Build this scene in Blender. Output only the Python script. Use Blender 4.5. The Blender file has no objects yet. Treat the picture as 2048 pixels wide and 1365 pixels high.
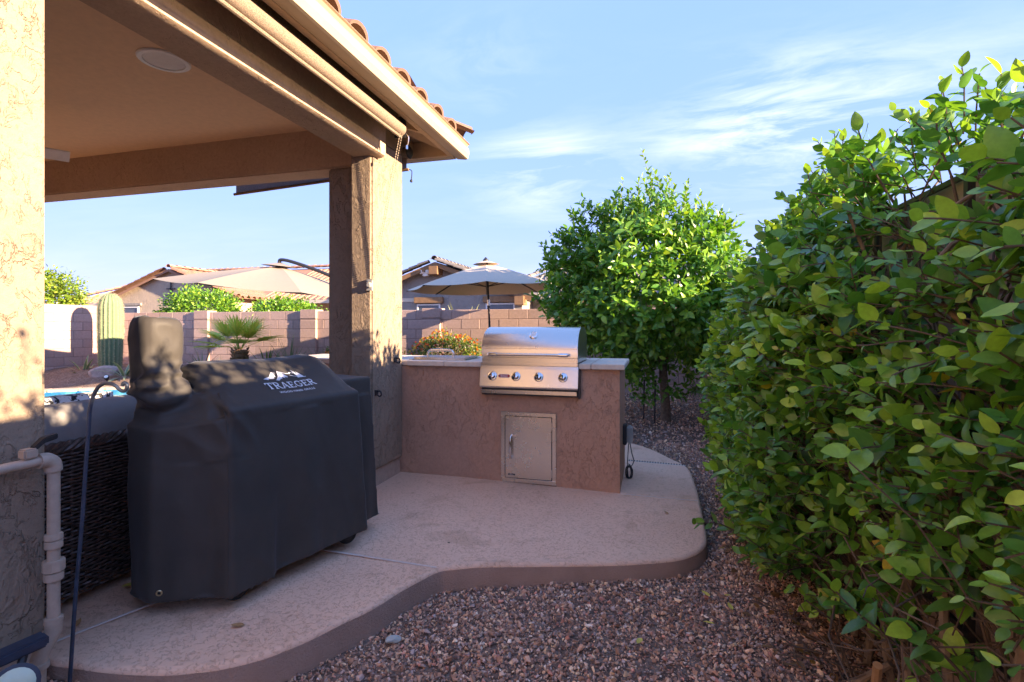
import bpy, bmesh, math, random
import numpy as np
from mathutils import Vector, Matrix
from mathutils.bvhtree import BVHTree

R = math.radians
random.seed(7)
rng = np.random.default_rng(7)
scene = bpy.context.scene
COL = scene.collection

# ------------------------------------------------------------------ camera
cam_data = bpy.data.cameras.new('camera')
cam_data.lens = 18.105
cam_data.sensor_width = 36.0
cam_data.shift_y = -27.5 / 2048
cam_data.clip_start = 0.02
cam_data.clip_end = 3000
cam = bpy.data.objects.new('camera', cam_data)
COL.objects.link(cam)
cam.location = (0, 0, 1.19)
cam.rotation_euler = (R(90), 0, R(15.3))
scene.camera = cam

# ------------------------------------------------------------------ sky and sun
SUN_EL = 14.8
SUN_AZ = 99.0          # clockwise from +Y
world = bpy.data.worlds.new('World')
scene.world = world
world.use_nodes = True
nt = world.node_tree
nt.nodes.clear()


def N(tree, typ, **kw):
    n = tree.nodes.new(typ)
    for k, v in kw.items():
        setattr(n, k, v)
    return n


def L(tree, a, b):
    tree.links.new(a, b)


sky = N(nt, 'ShaderNodeTexSky', sky_type='NISHITA', sun_disc=False)
sky.sun_elevation = R(SUN_EL)
sky.sun_rotation = R(SUN_AZ)
sky.altitude = 350
sky.air_density = 1.0
sky.dust_density = 0.3
sky.ozone_density = 2.0
hsv = N(nt, 'ShaderNodeHueSaturation')
hsv.inputs['Saturation'].default_value = 6.4
hsv.inputs['Value'].default_value = 0.90
grade = N(nt, 'ShaderNodeGamma')
grade.inputs['Gamma'].default_value = 0.12
L(nt, sky.outputs[0], grade.inputs['Color'])
tintn = N(nt, 'ShaderNodeMix', data_type='RGBA', blend_type='MULTIPLY')
tintn.inputs['Factor'].default_value = 1.0
tintn.inputs[7].default_value = (1.22, 0.68, 0.82, 1)
L(nt, grade.outputs[0], hsv.inputs['Color'])
L(nt, hsv.outputs[0], tintn.inputs[6])
# thin cirrus, laid out by sky direction
tc = N(nt, 'ShaderNodeTexCoord')
sep = N(nt, 'ShaderNodeSeparateXYZ')
L(nt, tc.outputs['Generated'], sep.inputs[0])


def M(op, a, b=None, clamp=False, tree=nt):
    n = N(tree, 'ShaderNodeMath', operation=op, use_clamp=clamp)
    for i, v in enumerate((a, b)):
        if v is None:
            continue
        if isinstance(v, (int, float)):
            n.inputs[i].default_value = v
        else:
            L(tree, v, n.inputs[i])
    return n.outputs[0]


zc = M('ADD', M('MAXIMUM', sep.outputs[2], 0.0), 0.10)
cx_ = M('DIVIDE', sep.outputs[0], zc)
cy_ = M('DIVIDE', sep.outputs[1], zc)
comb = N(nt, 'ShaderNodeCombineXYZ')
L(nt, M('MULTIPLY', cx_, 0.55), comb.inputs[0])
L(nt, M('MULTIPLY', cy_, 1.15), comb.inputs[1])
warp = N(nt, 'ShaderNodeTexNoise')
warp.inputs['Scale'].default_value = 1.1
warp.inputs['Detail'].default_value = 3
L(nt, comb.outputs[0], warp.inputs['Vector'])
addw = N(nt, 'ShaderNodeVectorMath', operation='MULTIPLY_ADD')
addw.inputs[1].default_value = (0.9, 0.9, 0.9)
L(nt, warp.outputs['Color'], addw.inputs[0])
L(nt, comb.outputs[0], addw.inputs[2])
cn = N(nt, 'ShaderNodeTexNoise')
cn.inputs['Scale'].default_value = 1.7
cn.inputs['Detail'].default_value = 9
cn.inputs['Roughness'].default_value = 0.62
L(nt, addw.outputs[0], cn.inputs['Vector'])
wisps = N(nt, 'ShaderNodeValToRGB')
wisps.color_ramp.elements[0].position = 0.44
wisps.color_ramp.elements[0].color = (0, 0, 0, 1)
wisps.color_ramp.elements[1].position = 0.74
wisps.color_ramp.elements[1].color = (1, 1, 1, 1)
L(nt, cn.outputs['Fac'], wisps.inputs[0])


def blob(direction, width, stretch, gain):
    """soft patch of cirrus around a compass direction"""
    d = Vector(direction).normalized()
    sub = N(nt, 'ShaderNodeVectorMath', operation='SUBTRACT')
    L(nt, tc.outputs['Generated'], sub.inputs[0])
    sub.inputs[1].default_value = d
    sc_ = N(nt, 'ShaderNodeVectorMath', operation='MULTIPLY')
    L(nt, sub.outputs[0], sc_.inputs[0])
    sc_.inputs[1].default_value = (1 / stretch, 1 / stretch, 1.0)
    ln = N(nt, 'ShaderNodeVectorMath', operation='LENGTH')
    L(nt, sc_.outputs[0], ln.inputs[0])
    q = M('DIVIDE', ln.outputs['Value'], width)
    e = M('POWER', 2.718, M('MULTIPLY', M('MULTIPLY', q, q), -1.0))
    return M('MULTIPLY', e, gain)


cl = M('ADD', blob((0.215, 1.0, 0.36), 0.085, 1.9, 1.5), blob((-0.20, 1.0, 0.31), 0.065, 1.8, 0.9))
cl = M('ADD', cl, blob((-0.33, 1.0, 0.54), 0.06, 1.8, 0.35))
cl = M('ADD', cl, blob((0.50, 1.0, 0.36), 0.07, 2.2, 0.6))
cl = M('ADD', cl, 0.015)
low = N(nt, 'ShaderNodeMapRange')
low.inputs['From Min'].default_value = 0.34
low.inputs['From Max'].default_value = 0.04
L(nt, sep.outputs[2], low.inputs['Value'])
cl = M('ADD', cl, M('MULTIPLY', low.outputs[0], 0.08))
cloud = M('MULTIPLY', wisps.outputs[0], cl, clamp=True)
hz = N(nt, 'ShaderNodeMapRange', interpolation_type='SMOOTHSTEP')
hz.inputs['From Min'].default_value = 0.42
hz.inputs['From Max'].default_value = 0.0
L(nt, sep.outputs[2], hz.inputs['Value'])
cloud = M('ADD', cloud, M('MULTIPLY', hz.outputs[0], 0.0), clamp=True)
mixc = N(nt, 'ShaderNodeMix', data_type='RGBA')
L(nt, cloud, mixc.inputs['Factor'])
# even the sky out towards one clear desert blue
bw = N(nt, 'ShaderNodeRGBToBW')
L(nt, grade.outputs[0], bw.inputs[0])
blue = N(nt, 'ShaderNodeMix', data_type='RGBA', blend_type='MULTIPLY')
blue.inputs['Factor'].default_value = 1.0
L(nt, bw.outputs[0], blue.inputs[6])
blue.inputs[7].default_value = (0.235, 0.372, 0.80, 1)
even = N(nt, 'ShaderNodeMix', data_type='RGBA')
even.inputs['Factor'].default_value = 0.80
L(nt, tintn.outputs[2], even.inputs[6])
L(nt, blue.outputs[2], even.inputs[7])
L(nt, even.outputs[2], mixc.inputs[6])
mixc.inputs[7].default_value = (0.90, 0.90, 0.98, 1)
bg = N(nt, 'ShaderNodeBackground')
bg.inputs['Strength'].default_value = 0.15
L(nt, mixc.outputs[2], bg.inputs['Color'])
wo = N(nt, 'ShaderNodeOutputWorld')
L(nt, bg.outputs[0], wo.inputs['Surface'])

sun_data = bpy.data.lights.new('sun', 'SUN')
sun_data.energy = 2.0
sun_data.angle = R(0.55)
sun_data.color = (1.0, 0.74, 0.49)
sun = bpy.data.objects.new('sun', sun_data)
COL.objects.link(sun)
sd = Vector((math.sin(R(SUN_AZ)) * math.cos(R(SUN_EL)), math.cos(R(SUN_AZ)) * math.cos(R(SUN_EL)), math.sin(R(SUN_EL))))
sun.rotation_euler = sd.to_track_quat('Z', 'Y').to_euler()
sun.location = (20, 0, 10)

scene.cycles.max_bounces = 8
scene.cycles.diffuse_bounces = 6
scene.cycles.glossy_bounces = 3
scene.cycles.transmission_bounces = 4
scene.cycles.transparent_max_bounces = 6
scene.cycles.caustics_reflective = False
scene.cycles.caustics_refractive = False
scene.view_settings.view_transform = 'Standard'
scene.view_settings.look = 'None'
scene.view_settings.exposure = 3.6
scene.view_settings.gamma = 1.0
scene.view_settings.use_curve_mapping = False

# ------------------------------------------------------------------ materials
MATS = {}


def new_mat(name):
    m = bpy.data.materials.new(name)
    m.use_nodes = True
    t = m.node_tree
    b = t.nodes['Principled BSDF']
    MATS[name] = m
    return m, t, b


def noise(t, scale, detail=4, rough=0.55, vec=None, dist=0.0):
    n = N(t, 'ShaderNodeTexNoise')
    n.inputs['Scale'].default_value = scale
    n.inputs['Detail'].default_value = detail
    n.inputs['Roughness'].default_value = rough
    n.inputs['Distortion'].default_value = dist
    if vec is not None:
        L(t, vec, n.inputs['Vector'])
    return n.outputs['Fac']


def ramp(t, fac, stops):
    n = N(t, 'ShaderNodeValToRGB')
    cr = n.color_ramp
    while len(cr.elements) < len(stops):
        cr.elements.new(0.5)
    for e, (p, c) in zip(cr.elements, stops):
        e.position = p
        e.color = (c[0], c[1], c[2], 1) if not isinstance(c, (int, float)) else (c, c, c, 1)
    L(t, fac, n.inputs[0])
    return n.outputs[0]


def bump(t, b, height, strength, dist=0.01, prev=None):
    n = N(t, 'ShaderNodeBump')
    n.inputs['Strength'].default_value = strength
    n.inputs['Distance'].default_value = dist
    L(t, height, n.inputs['Height'])
    if prev is not None:
        L(t, prev, n.inputs['Normal'])
    L(t, n.outputs[0], b.inputs['Normal'])
    return n.outputs[0]


def objcoord(t, world_space=True):
    if world_space:
        g = N(t, 'ShaderNodeNewGeometry')
        return g.outputs['Position']
    c = N(t, 'ShaderNodeTexCoord')
    return c.outputs['Object']


def mulcol(t, a, bcol, fac):
    n = N(t, 'ShaderNodeMix', data_type='RGBA', blend_type='MULTIPLY')
    n.inputs['Factor'].default_value = fac
    L(t, a, n.inputs[6])
    L(t, bcol, n.inputs[7])
    return n.outputs[2]


def stucco(name, col, col2, scale=1.0, depth=0.012, edge=0.5):
    """skip-trowel stucco: flat islands with ragged edges over a sanded ground"""
    m, t, b = new_mat(name)
    p = objcoord(t)
    mp = N(t, 'ShaderNodeMapping')
    mp.inputs['Scale'].default_value = (1, 1, 0.62)
    L(t, p, mp.inputs[0])
    v = mp.outputs[0]
    isl = noise(t, 8 * scale, 5, 0.62, v, 0.5)
    plate = ramp(t, isl, [(edge - 0.008, 0.0), (edge + 0.010, 1.0), (edge + 0.22, 0.0)])
    isl2 = noise(t, 26 * scale, 4, 0.6, v, 0.9)
    plate2 = ramp(t, isl2, [(0.575, 0.0), (0.59, 1.0), (0.72, 0.1)])
    grit = noise(t, 330, 2, 0.6, p)
    patch = ramp(t, noise(t, 2.6, 2, 0.5, p), [(0.38, 0.25), (0.56, 1.0)])
    h = M('ADD', M('MULTIPLY', plate, 0.55, tree=t), M('MULTIPLY', plate2, 0.45, tree=t), tree=t)
    h = M('MULTIPLY', h, patch, tree=t)
    h = M('ADD', h, M('MULTIPLY', grit, 0.10, tree=t), tree=t)
    h = M('ADD', h, M('MULTIPLY', noise(t, 60, 3, 0.6, p), 0.25, tree=t), tree=t)
    bump(t, b, h, 0.9, depth)
    big = noise(t, 2.2, 4, 0.6, p)
    c = ramp(t, big, [(0.3, col2), (0.7, col)])
    fine = ramp(t, noise(t, 45, 3, 0.6, p), [(0.3, 0.86), (0.7, 1.0)])
    L(t, mulcol(t, c, fine, 1.0), b.inputs['Base Color'])
    b.inputs['Roughness'].default_value = 0.92
    b.inputs['Specular IOR Level'].default_value = 0.25
    return m


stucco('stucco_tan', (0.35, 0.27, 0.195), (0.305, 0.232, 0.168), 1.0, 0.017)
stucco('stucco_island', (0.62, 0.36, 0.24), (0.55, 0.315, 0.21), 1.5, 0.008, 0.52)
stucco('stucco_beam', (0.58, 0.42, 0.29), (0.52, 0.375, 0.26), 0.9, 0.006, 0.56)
stucco('stucco_neighbour', (0.58, 0.47, 0.36), (0.50, 0.41, 0.31), 0.5, 0.012)
stucco('stucco_grey', (0.36, 0.335, 0.31), (0.30, 0.28, 0.26), 0.5, 0.012)


def plain(name, col, rough=0.6, metal=0.0, var=0.12, nscale=25, bstr=0.0, bscale=200, spec=0.5):
    m, t, b = new_mat(name)
    p = objcoord(t)
    lo = tuple(c * (1 - var) for c in col)
    hi = tuple(min(1, c * (1 + var)) for c in col)
    L(t, ramp(t, noise(t, nscale, 5, 0.6, p), [(0.3, lo), (0.7, hi)]), b.inputs['Base Color'])
    b.inputs['Roughness'].default_value = rough
    b.inputs['Metallic'].default_value = metal
    b.inputs['Specular IOR Level'].default_value = spec
    if bstr:
        bump(t, b, noise(t, bscale, 3, 0.6, p), bstr, 0.003)
    return m


plain('ceiling_paint', (0.80, 0.58, 0.36), 0.9, bstr=0.25, bscale=120, var=0.05)
plain('gutter_paint', (0.42, 0.325, 0.225), 0.42, var=0.06, nscale=5)
plain('soffit_paint', (0.50, 0.36, 0.235), 0.75, var=0.08)
plain('white_plastic', (0.85, 0.84, 0.80), 0.4, var=0.04)
plain('speaker_grille', (0.80, 0.80, 0.77), 0.6, var=0.04, bstr=0.5, bscale=900)
plain('black_metal', (0.025, 0.025, 0.028), 0.45, var=0.3)
plain('blue_black_metal', (0.055, 0.075, 0.115), 0.42, metal=0.3, var=0.25)
plain('black_plastic', (0.02, 0.021, 0.024), 0.5, var=0.25)
plain('navy_plastic', (0.035, 0.045, 0.07), 0.5, var=0.2)
plain('rubber', (0.018, 0.018, 0.018), 0.8, var=0.2)
plain('pipe_paint', (0.44, 0.345, 0.265), 0.5, var=0.1, nscale=40, bstr=0.15)
plain('block_mortar', (0.26, 0.185, 0.165), 0.95, var=0.12, bstr=0.4)
plain('mortar_dark', (0.16, 0.12, 0.105), 0.95, var=0.12)  # darker mortar tone
plain('counter_tile', (0.70, 0.59, 0.48), 0.6, var=0.09, nscale=30, bstr=0.15, bscale=90)
plain('canopy_cloth', (0.60, 0.50, 0.38), 0.85, var=0.04, bstr=0.15, bscale=400)  # beige cloth, lightened for the umbrella that stands in shade
plain('canopy_sun_darkened', (0.30, 0.255, 0.205), 0.85, var=0.04, bstr=0.15, bscale=400)  # beige cloth darkened to offset direct sun on the cantilever umbrella
plain('brown_wood', (0.27, 0.155, 0.075), 0.7, var=0.2, nscale=8)
plain('cream_paint', (0.66, 0.58, 0.46), 0.6, var=0.05)
plain('glass_dark', (0.10, 0.115, 0.14), 0.12, var=0.1)
plain('window_white', (0.75, 0.75, 0.73), 0.5, var=0.03)
plain('cushion_grey', (0.30, 0.285, 0.275), 0.9, var=0.07, nscale=12, bstr=0.25, bscale=500)
plain('boulder_stone', (0.36, 0.28, 0.25), 0.9, var=0.25, nscale=14, bstr=0.6, bscale=40)
plain('peach_stone', (0.62, 0.42, 0.31), 0.85, var=0.12, nscale=20, bstr=0.3, bscale=50)
plain('pale_stone', (0.46, 0.50, 0.46), 0.7, var=0.15, nscale=30, bstr=0.3, bscale=60)
plain('coping_stone', (0.44, 0.35, 0.27), 0.85, var=0.14, nscale=20, bstr=0.3)
plain('bark', (0.20, 0.145, 0.10), 0.95, var=0.35, nscale=30, bstr=0.8, bscale=60)
plain('twig', (0.12, 0.085, 0.06), 0.9, var=0.3, nscale=40)
plain('green_stem', (0.16, 0.20, 0.05), 0.7, var=0.25)
plain('cut_wood', (0.42, 0.25, 0.12), 0.85, var=0.2, nscale=30)
plain('palm_bark', (0.22, 0.13, 0.07), 0.95, var=0.4, nscale=30, bstr=0.8, bscale=50)
plain('cord_grey', (0.32, 0.25, 0.19), 0.8, var=0.2)
plain('logo_white', (0.74, 0.76, 0.80), 0.7, var=0.03)
plain('badge_red', (0.45, 0.02, 0.02), 0.35, var=0.08)
plain('box_grey', (0.36, 0.36, 0.34), 0.4, var=0.08)
plain('lens_green', (0.62, 0.72, 0.55), 0.25, var=0.05)
plain('joint_line', (0.68, 0.56, 0.48), 0.8, var=0.08)
plain('white_stripe', (0.80, 0.79, 0.77), 0.8, var=0.04)
plain('brass', (0.60, 0.52, 0.32), 0.3, metal=1.0, var=0.1)
plain('foundation', (0.47, 0.35, 0.27), 0.9, var=0.12, bstr=0.3, bscale=120)
plain('deadleaf', (0.40, 0.22, 0.09), 0.8, var=0.25, nscale=60)
plain('yellowleaf', (0.62, 0.52, 0.10), 0.7, var=0.15, nscale=60)
plain('pinkbud', (0.55, 0.36, 0.25), 0.8, var=0.2, nscale=60)


def make_steel(name, rough=0.27, col=(0.62, 0.60, 0.575), axis=0):
    m, t, b = new_mat(name)
    p = objcoord(t)
    mp = N(t, 'ShaderNodeMapping')
    s = [600, 600, 600]
    s[axis] = 3
    mp.inputs['Scale'].default_value = s
    L(t, p, mp.inputs[0])
    br = noise(t, 1.0, 2, 0.5, mp.outputs[0])
    L(t, ramp(t, br, [(0.3, tuple(c * 0.93 for c in col)), (0.7, col)]), b.inputs['Base Color'])
    b.inputs['Metallic'].default_value = 1.0
    sm = noise(t, 7, 4, 0.6, p)
    rr = N(t, 'ShaderNodeMapRange')
    rr.inputs['To Min'].default_value = rough - 0.03
    rr.inputs['To Max'].default_value = rough + 0.05
    L(t, sm, rr.inputs['Value'])
    L(t, rr.outputs[0], b.inputs['Roughness'])
    return m


make_steel('steel_brushed', 0.25, (0.70, 0.67, 0.63))
make_steel('steel_dull', 0.26, (0.80, 0.74, 0.66), 2)
m_, t_, b_ = new_mat('chrome')
b_.inputs['Base Color'].default_value = (0.75, 0.75, 0.76, 1)
b_.inputs['Metallic'].default_value = 1
b_.inputs['Roughness'].default_value = 0.08


def make_slab():
    m, t, b = new_mat('cool_deck')
    p = objcoord(t)
    big = noise(t, 1.3, 4, 0.6, p)
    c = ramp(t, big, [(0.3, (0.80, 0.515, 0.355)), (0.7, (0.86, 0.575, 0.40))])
    lace = noise(t, 62, 4, 0.65, p, 0.8)
    pits = ramp(t, lace, [(0.40, 0.0), (0.47, 1.0)])
    dark = ramp(t, lace, [(0.36, (0.62, 0.58, 0.56)), (0.45, (1, 1, 1))])
    stain = ramp(t, noise(t, 3.3, 6, 0.7, p, 0.8), [(0.30, (0.80, 0.76, 0.72)), (0.46, (1, 1, 1)), (0.66, (1, 1, 1)), (0.78, (1.06, 1.04, 1.0))])
    c = mulcol(t, c, stain, 1.0)
    L(t, mulcol(t, c, dark, 0.5), b.inputs['Base Color'])
    h = M('ADD', pits, M('MULTIPLY', noise(t, 300, 2, 0.6, p), 0.3, tree=t), tree=t)
    bump(t, b, h, 0.7, 0.003)
    b.inputs['Roughness'].default_value = 0.85
    b.inputs['Specular IOR Level'].default_value = 0.3
    m, t, b = new_mat('slab_edge')
    p = objcoord(t)
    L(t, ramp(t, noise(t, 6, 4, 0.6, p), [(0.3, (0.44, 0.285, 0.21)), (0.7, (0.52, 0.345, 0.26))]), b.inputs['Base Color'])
    bump(t, b, noise(t, 110, 4, 0.75, p), 1.0, 0.012)
    b.inputs['Roughness'].default_value = 0.95


make_slab()


def make_block(name, col):
    m, t, b = new_mat(name)
    p = objcoord(t)
    oi = N(t, 'ShaderNodeObjectInfo')
    rnd = N(t, 'ShaderNodeMapRange')
    rnd.inputs['To Min'].default_value = 0.86
    rnd.inputs['To Max'].default_value = 1.10
    L(t, oi.outputs['Random'], rnd.inputs['Value'])
    c = ramp(t, noise(t, 20, 5, 0.65, p), [(0.3, tuple(x * 0.88 for x in col)), (0.7, tuple(x * 1.08 for x in col))])
    vm = N(t, 'ShaderNodeVectorMath', operation='SCALE')
    L(t, c, vm.inputs[0])
    L(t, rnd.outputs[0], vm.inputs['Scale'])
    L(t, vm.outputs[0], b.inputs['Base Color'])
    bump(t, b, noise(t, 160, 4, 0.7, p), 0.6, 0.004)
    b.inputs['Roughness'].default_value = 0.95
    b.inputs['Specular IOR Level'].default_value = 0.2


make_block('block_face', (0.47, 0.34, 0.30))
make_block('tile_clay', (0.40, 0.235, 0.165))
make_block('tile_grey', (0.20, 0.185, 0.180))
make_block('tile_brown', (0.25, 0.155, 0.12))


def attr_mat(name, rough=0.5, trans=0.0, spec=0.4, bstr=0.0, gain=1.0, veins=False):
    m, t, b = new_mat(name)
    a = N(t, 'ShaderNodeAttribute', attribute_name='tint')
    col = a.outputs['Color']
    p = objcoord(t)
    v = ramp(t, noise(t, 90, 3, 0.6, p), [(0.25, 0.82), (0.75, 1.12)])
    col = mulcol(t, col, v, 1.0)
    L(t, col, b.inputs['Base Color'])
    b.inputs['Roughness'].default_value = rough
    b.inputs['Specular IOR Level'].default_value = spec
    if bstr:
        bump(t, b, noise(t, 150, 3, 0.6, p), bstr, 0.003)
    if trans:
        tr = N(t, 'ShaderNodeBsdfTranslucent')
        g = N(t, 'ShaderNodeMix', data_type='RGBA', blend_type='MULTIPLY')
        g.inputs['Factor'].default_value = 1.0
        L(t, col, g.inputs[6])
        g.inputs[7].default_value = (1.5, 1.4, 0.5, 1)
        L(t, g.outputs[2], tr.inputs['Color'])
        mx = N(t, 'ShaderNodeMixShader')
        mx.inputs[0].default_value = trans
        L(t, b.outputs[0], mx.inputs[1])
        L(t, tr.outputs[0], mx.inputs[2])
        out = t.nodes['Material Output']
        L(t, mx.outputs[0], out.inputs['Surface'])
    return m


attr_mat('leaf', 0.33, 0.30, 0.5)
attr_mat('gravel_stone', 0.85, 0, 0.3, 0.3)
attr_mat('spiky_leaf', 0.5, 0.15, 0.3)


def make_cover_mat():
    m, t, b = new_mat('cover_fabric')
    p = objcoord(t)
    c = ramp(t, noise(t, 5, 5, 0.65, p), [(0.3, (0.046, 0.041, 0.036)), (0.7, (0.060, 0.054, 0.047))])
    L(t, c, b.inputs['Base Color'])
    b.inputs['Roughness'].default_value = 0.62
    b.inputs['Specular IOR Level'].default_value = 0.35
    b.inputs['Sheen Weight'].default_value = 0.15
    b.inputs['Sheen Roughness'].default_value = 0.4
    b.inputs['Sheen Tint'].default_value = (0.55, 0.62, 0.78, 1)
    n1 = bump(t, b, noise(t, 900, 2, 0.5, p), 0.25, 0.001)
    mp = N(t, 'ShaderNodeMapping')
    mp.inputs['Scale'].default_value = (1, 1, 0.35)
    L(t, p, mp.inputs[0])
    bump(t, b, noise(t, 9, 3, 0.45, mp.outputs[0], 1.6), 0.16, 0.012, n1)


make_cover_mat()


def make_wicker():
    m, t, b = new_mat('wicker')
    p = objcoord(t)
    L(t, ramp(t, noise(t, 35, 3, 0.6, p), [(0.3, (0.045, 0.031, 0.026)), (0.7, (0.15, 0.105, 0.085))]), b.inputs['Base Color'])
    b.inputs['Roughness'].default_value = 0.38


make_wicker()


def make_water():
    m, t, b = new_mat('pool_water')
    p = objcoord(t)
    b.inputs['Base Color'].default_value = (0.12, 0.46, 0.50, 1)
    b.inputs['Roughness'].default_value = 0.04
    b.inputs['IOR'].default_value = 1.33
    b.inputs['Transmission Weight'].default_value = 0.25
    bump(t, b, noise(t, 5, 3, 0.5, p), 0.35, 0.03)
    m, t, b = new_mat('pool_tile')
    p = objcoord(t)
    vo = N(t, 'ShaderNodeTexVoronoi', feature='F1')
    vo.inputs['Scale'].default_value = 14
    L(t, p, vo.inputs['Vector'])
    L(t, ramp(t, vo.outputs['Color'], [(0.2, (0.02, 0.12, 0.28)), (0.8, (0.08, 0.30, 0.52))]), b.inputs['Base Color'])
    b.inputs['Roughness'].default_value = 0.15
    plain('pool_plaster', (0.30, 0.62, 0.62), 0.7, var=0.06, nscale=3)


make_water()


def make_screen():
    m, t, b = new_mat('shade_mesh')
    p = objcoord(t)
    L(t, ramp(t, noise(t, 260, 2, 0.6, p), [(0.35, (0.14, 0.10, 0.075)), (0.65, (0.42, 0.32, 0.23))]), b.inputs['Base Color'])
    b.inputs['Roughness'].default_value = 0.85
    tr = N(t, 'ShaderNodeBsdfTransparent')
    mx = N(t, 'ShaderNodeMixShader')
    mx.inputs[0].default_value = 0.18
    L(t, b.outputs[0], mx.inputs[1])
    L(t, tr.outputs[0], mx.inputs[2])
    L(t, mx.outputs[0], t.nodes['Material Output'].inputs['Surface'])


make_screen()


def make_ground_mat():
    m, t, b = new_mat('ground_gravel')
    p = objcoord(t)
    vo = N(t, 'ShaderNodeTexVoronoi', feature='F1')
    vo.inputs['Scale'].default_value = 55
    L(t, p, vo.inputs['Vector'])
    c = ramp(t, M('FRACT', M('MULTIPLY', vo.outputs['Color'], 1.0, tree=t), tree=t),
             [(0.1, (0.13, 0.085, 0.065)), (0.5, (0.22, 0.15, 0.115)), (0.9, (0.33, 0.25, 0.20))])
    L(t, mulcol(t, c, ramp(t, noise(t, 3, 4, 0.6, p), [(0.3, 0.75), (0.7, 1.0)]), 1.0), b.inputs['Base Color'])
    inv = M('SUBTRACT', 1.0, vo.outputs['Distance'], tree=t)
    bump(t, b, inv, 1.0, 0.012)
    b.inputs['Roughness'].default_value = 0.95
    b.inputs['Specular IOR Level'].default_value = 0.2


make_ground_mat()

# saguaro skin and striped pillow
m_, t_, b_ = new_mat('cactus_skin')
p_ = objcoord(t_)
a_ = N(t_, 'ShaderNodeAttribute', attribute_name='tint')
L(t_, mulcol(t_, a_.outputs['Color'], ramp(t_, noise(t_, 14, 4, 0.6, p_), [(0.3, 0.8), (0.7, 1.1)]), 1.0), b_.inputs['Base Color'])
b_.inputs['Roughness'].default_value = 0.7
m_, t_, b_ = new_mat('pillow_print')
p_ = objcoord(t_)
L(t_, ramp(t_, noise(t_, 28, 2, 0.5, p_, 1.5), [(0.53, (0.75, 0.74, 0.72)), (0.56, (0.03, 0.03, 0.035))]), b_.inputs['Base Color'])
b_.inputs['Roughness'].default_value = 0.9


# ------------------------------------------------------------------ helpers
def link(o, parent=None):
    COL.objects.link(o)
    if parent is not None:
        o.parent = parent
        if parent.type == 'EMPTY':
            o.matrix_parent_inverse = Matrix.Translation(-Vector(parent.location))
    return o


def tag(o, label=None, cat=None, group=None, kind=None):
    if label:
        o['label'] = label
    if cat:
        o['category'] = cat
    if group:
        o['group'] = group
    if kind:
        o['kind'] = kind
    return o


def thing(name, loc, label, cat, group=None):
    o = bpy.data.objects.new(name, None)
    o.empty_display_size = 0.1
    o.location = loc
    COL.objects.link(o)
    return tag(o, label, cat, group)


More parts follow.
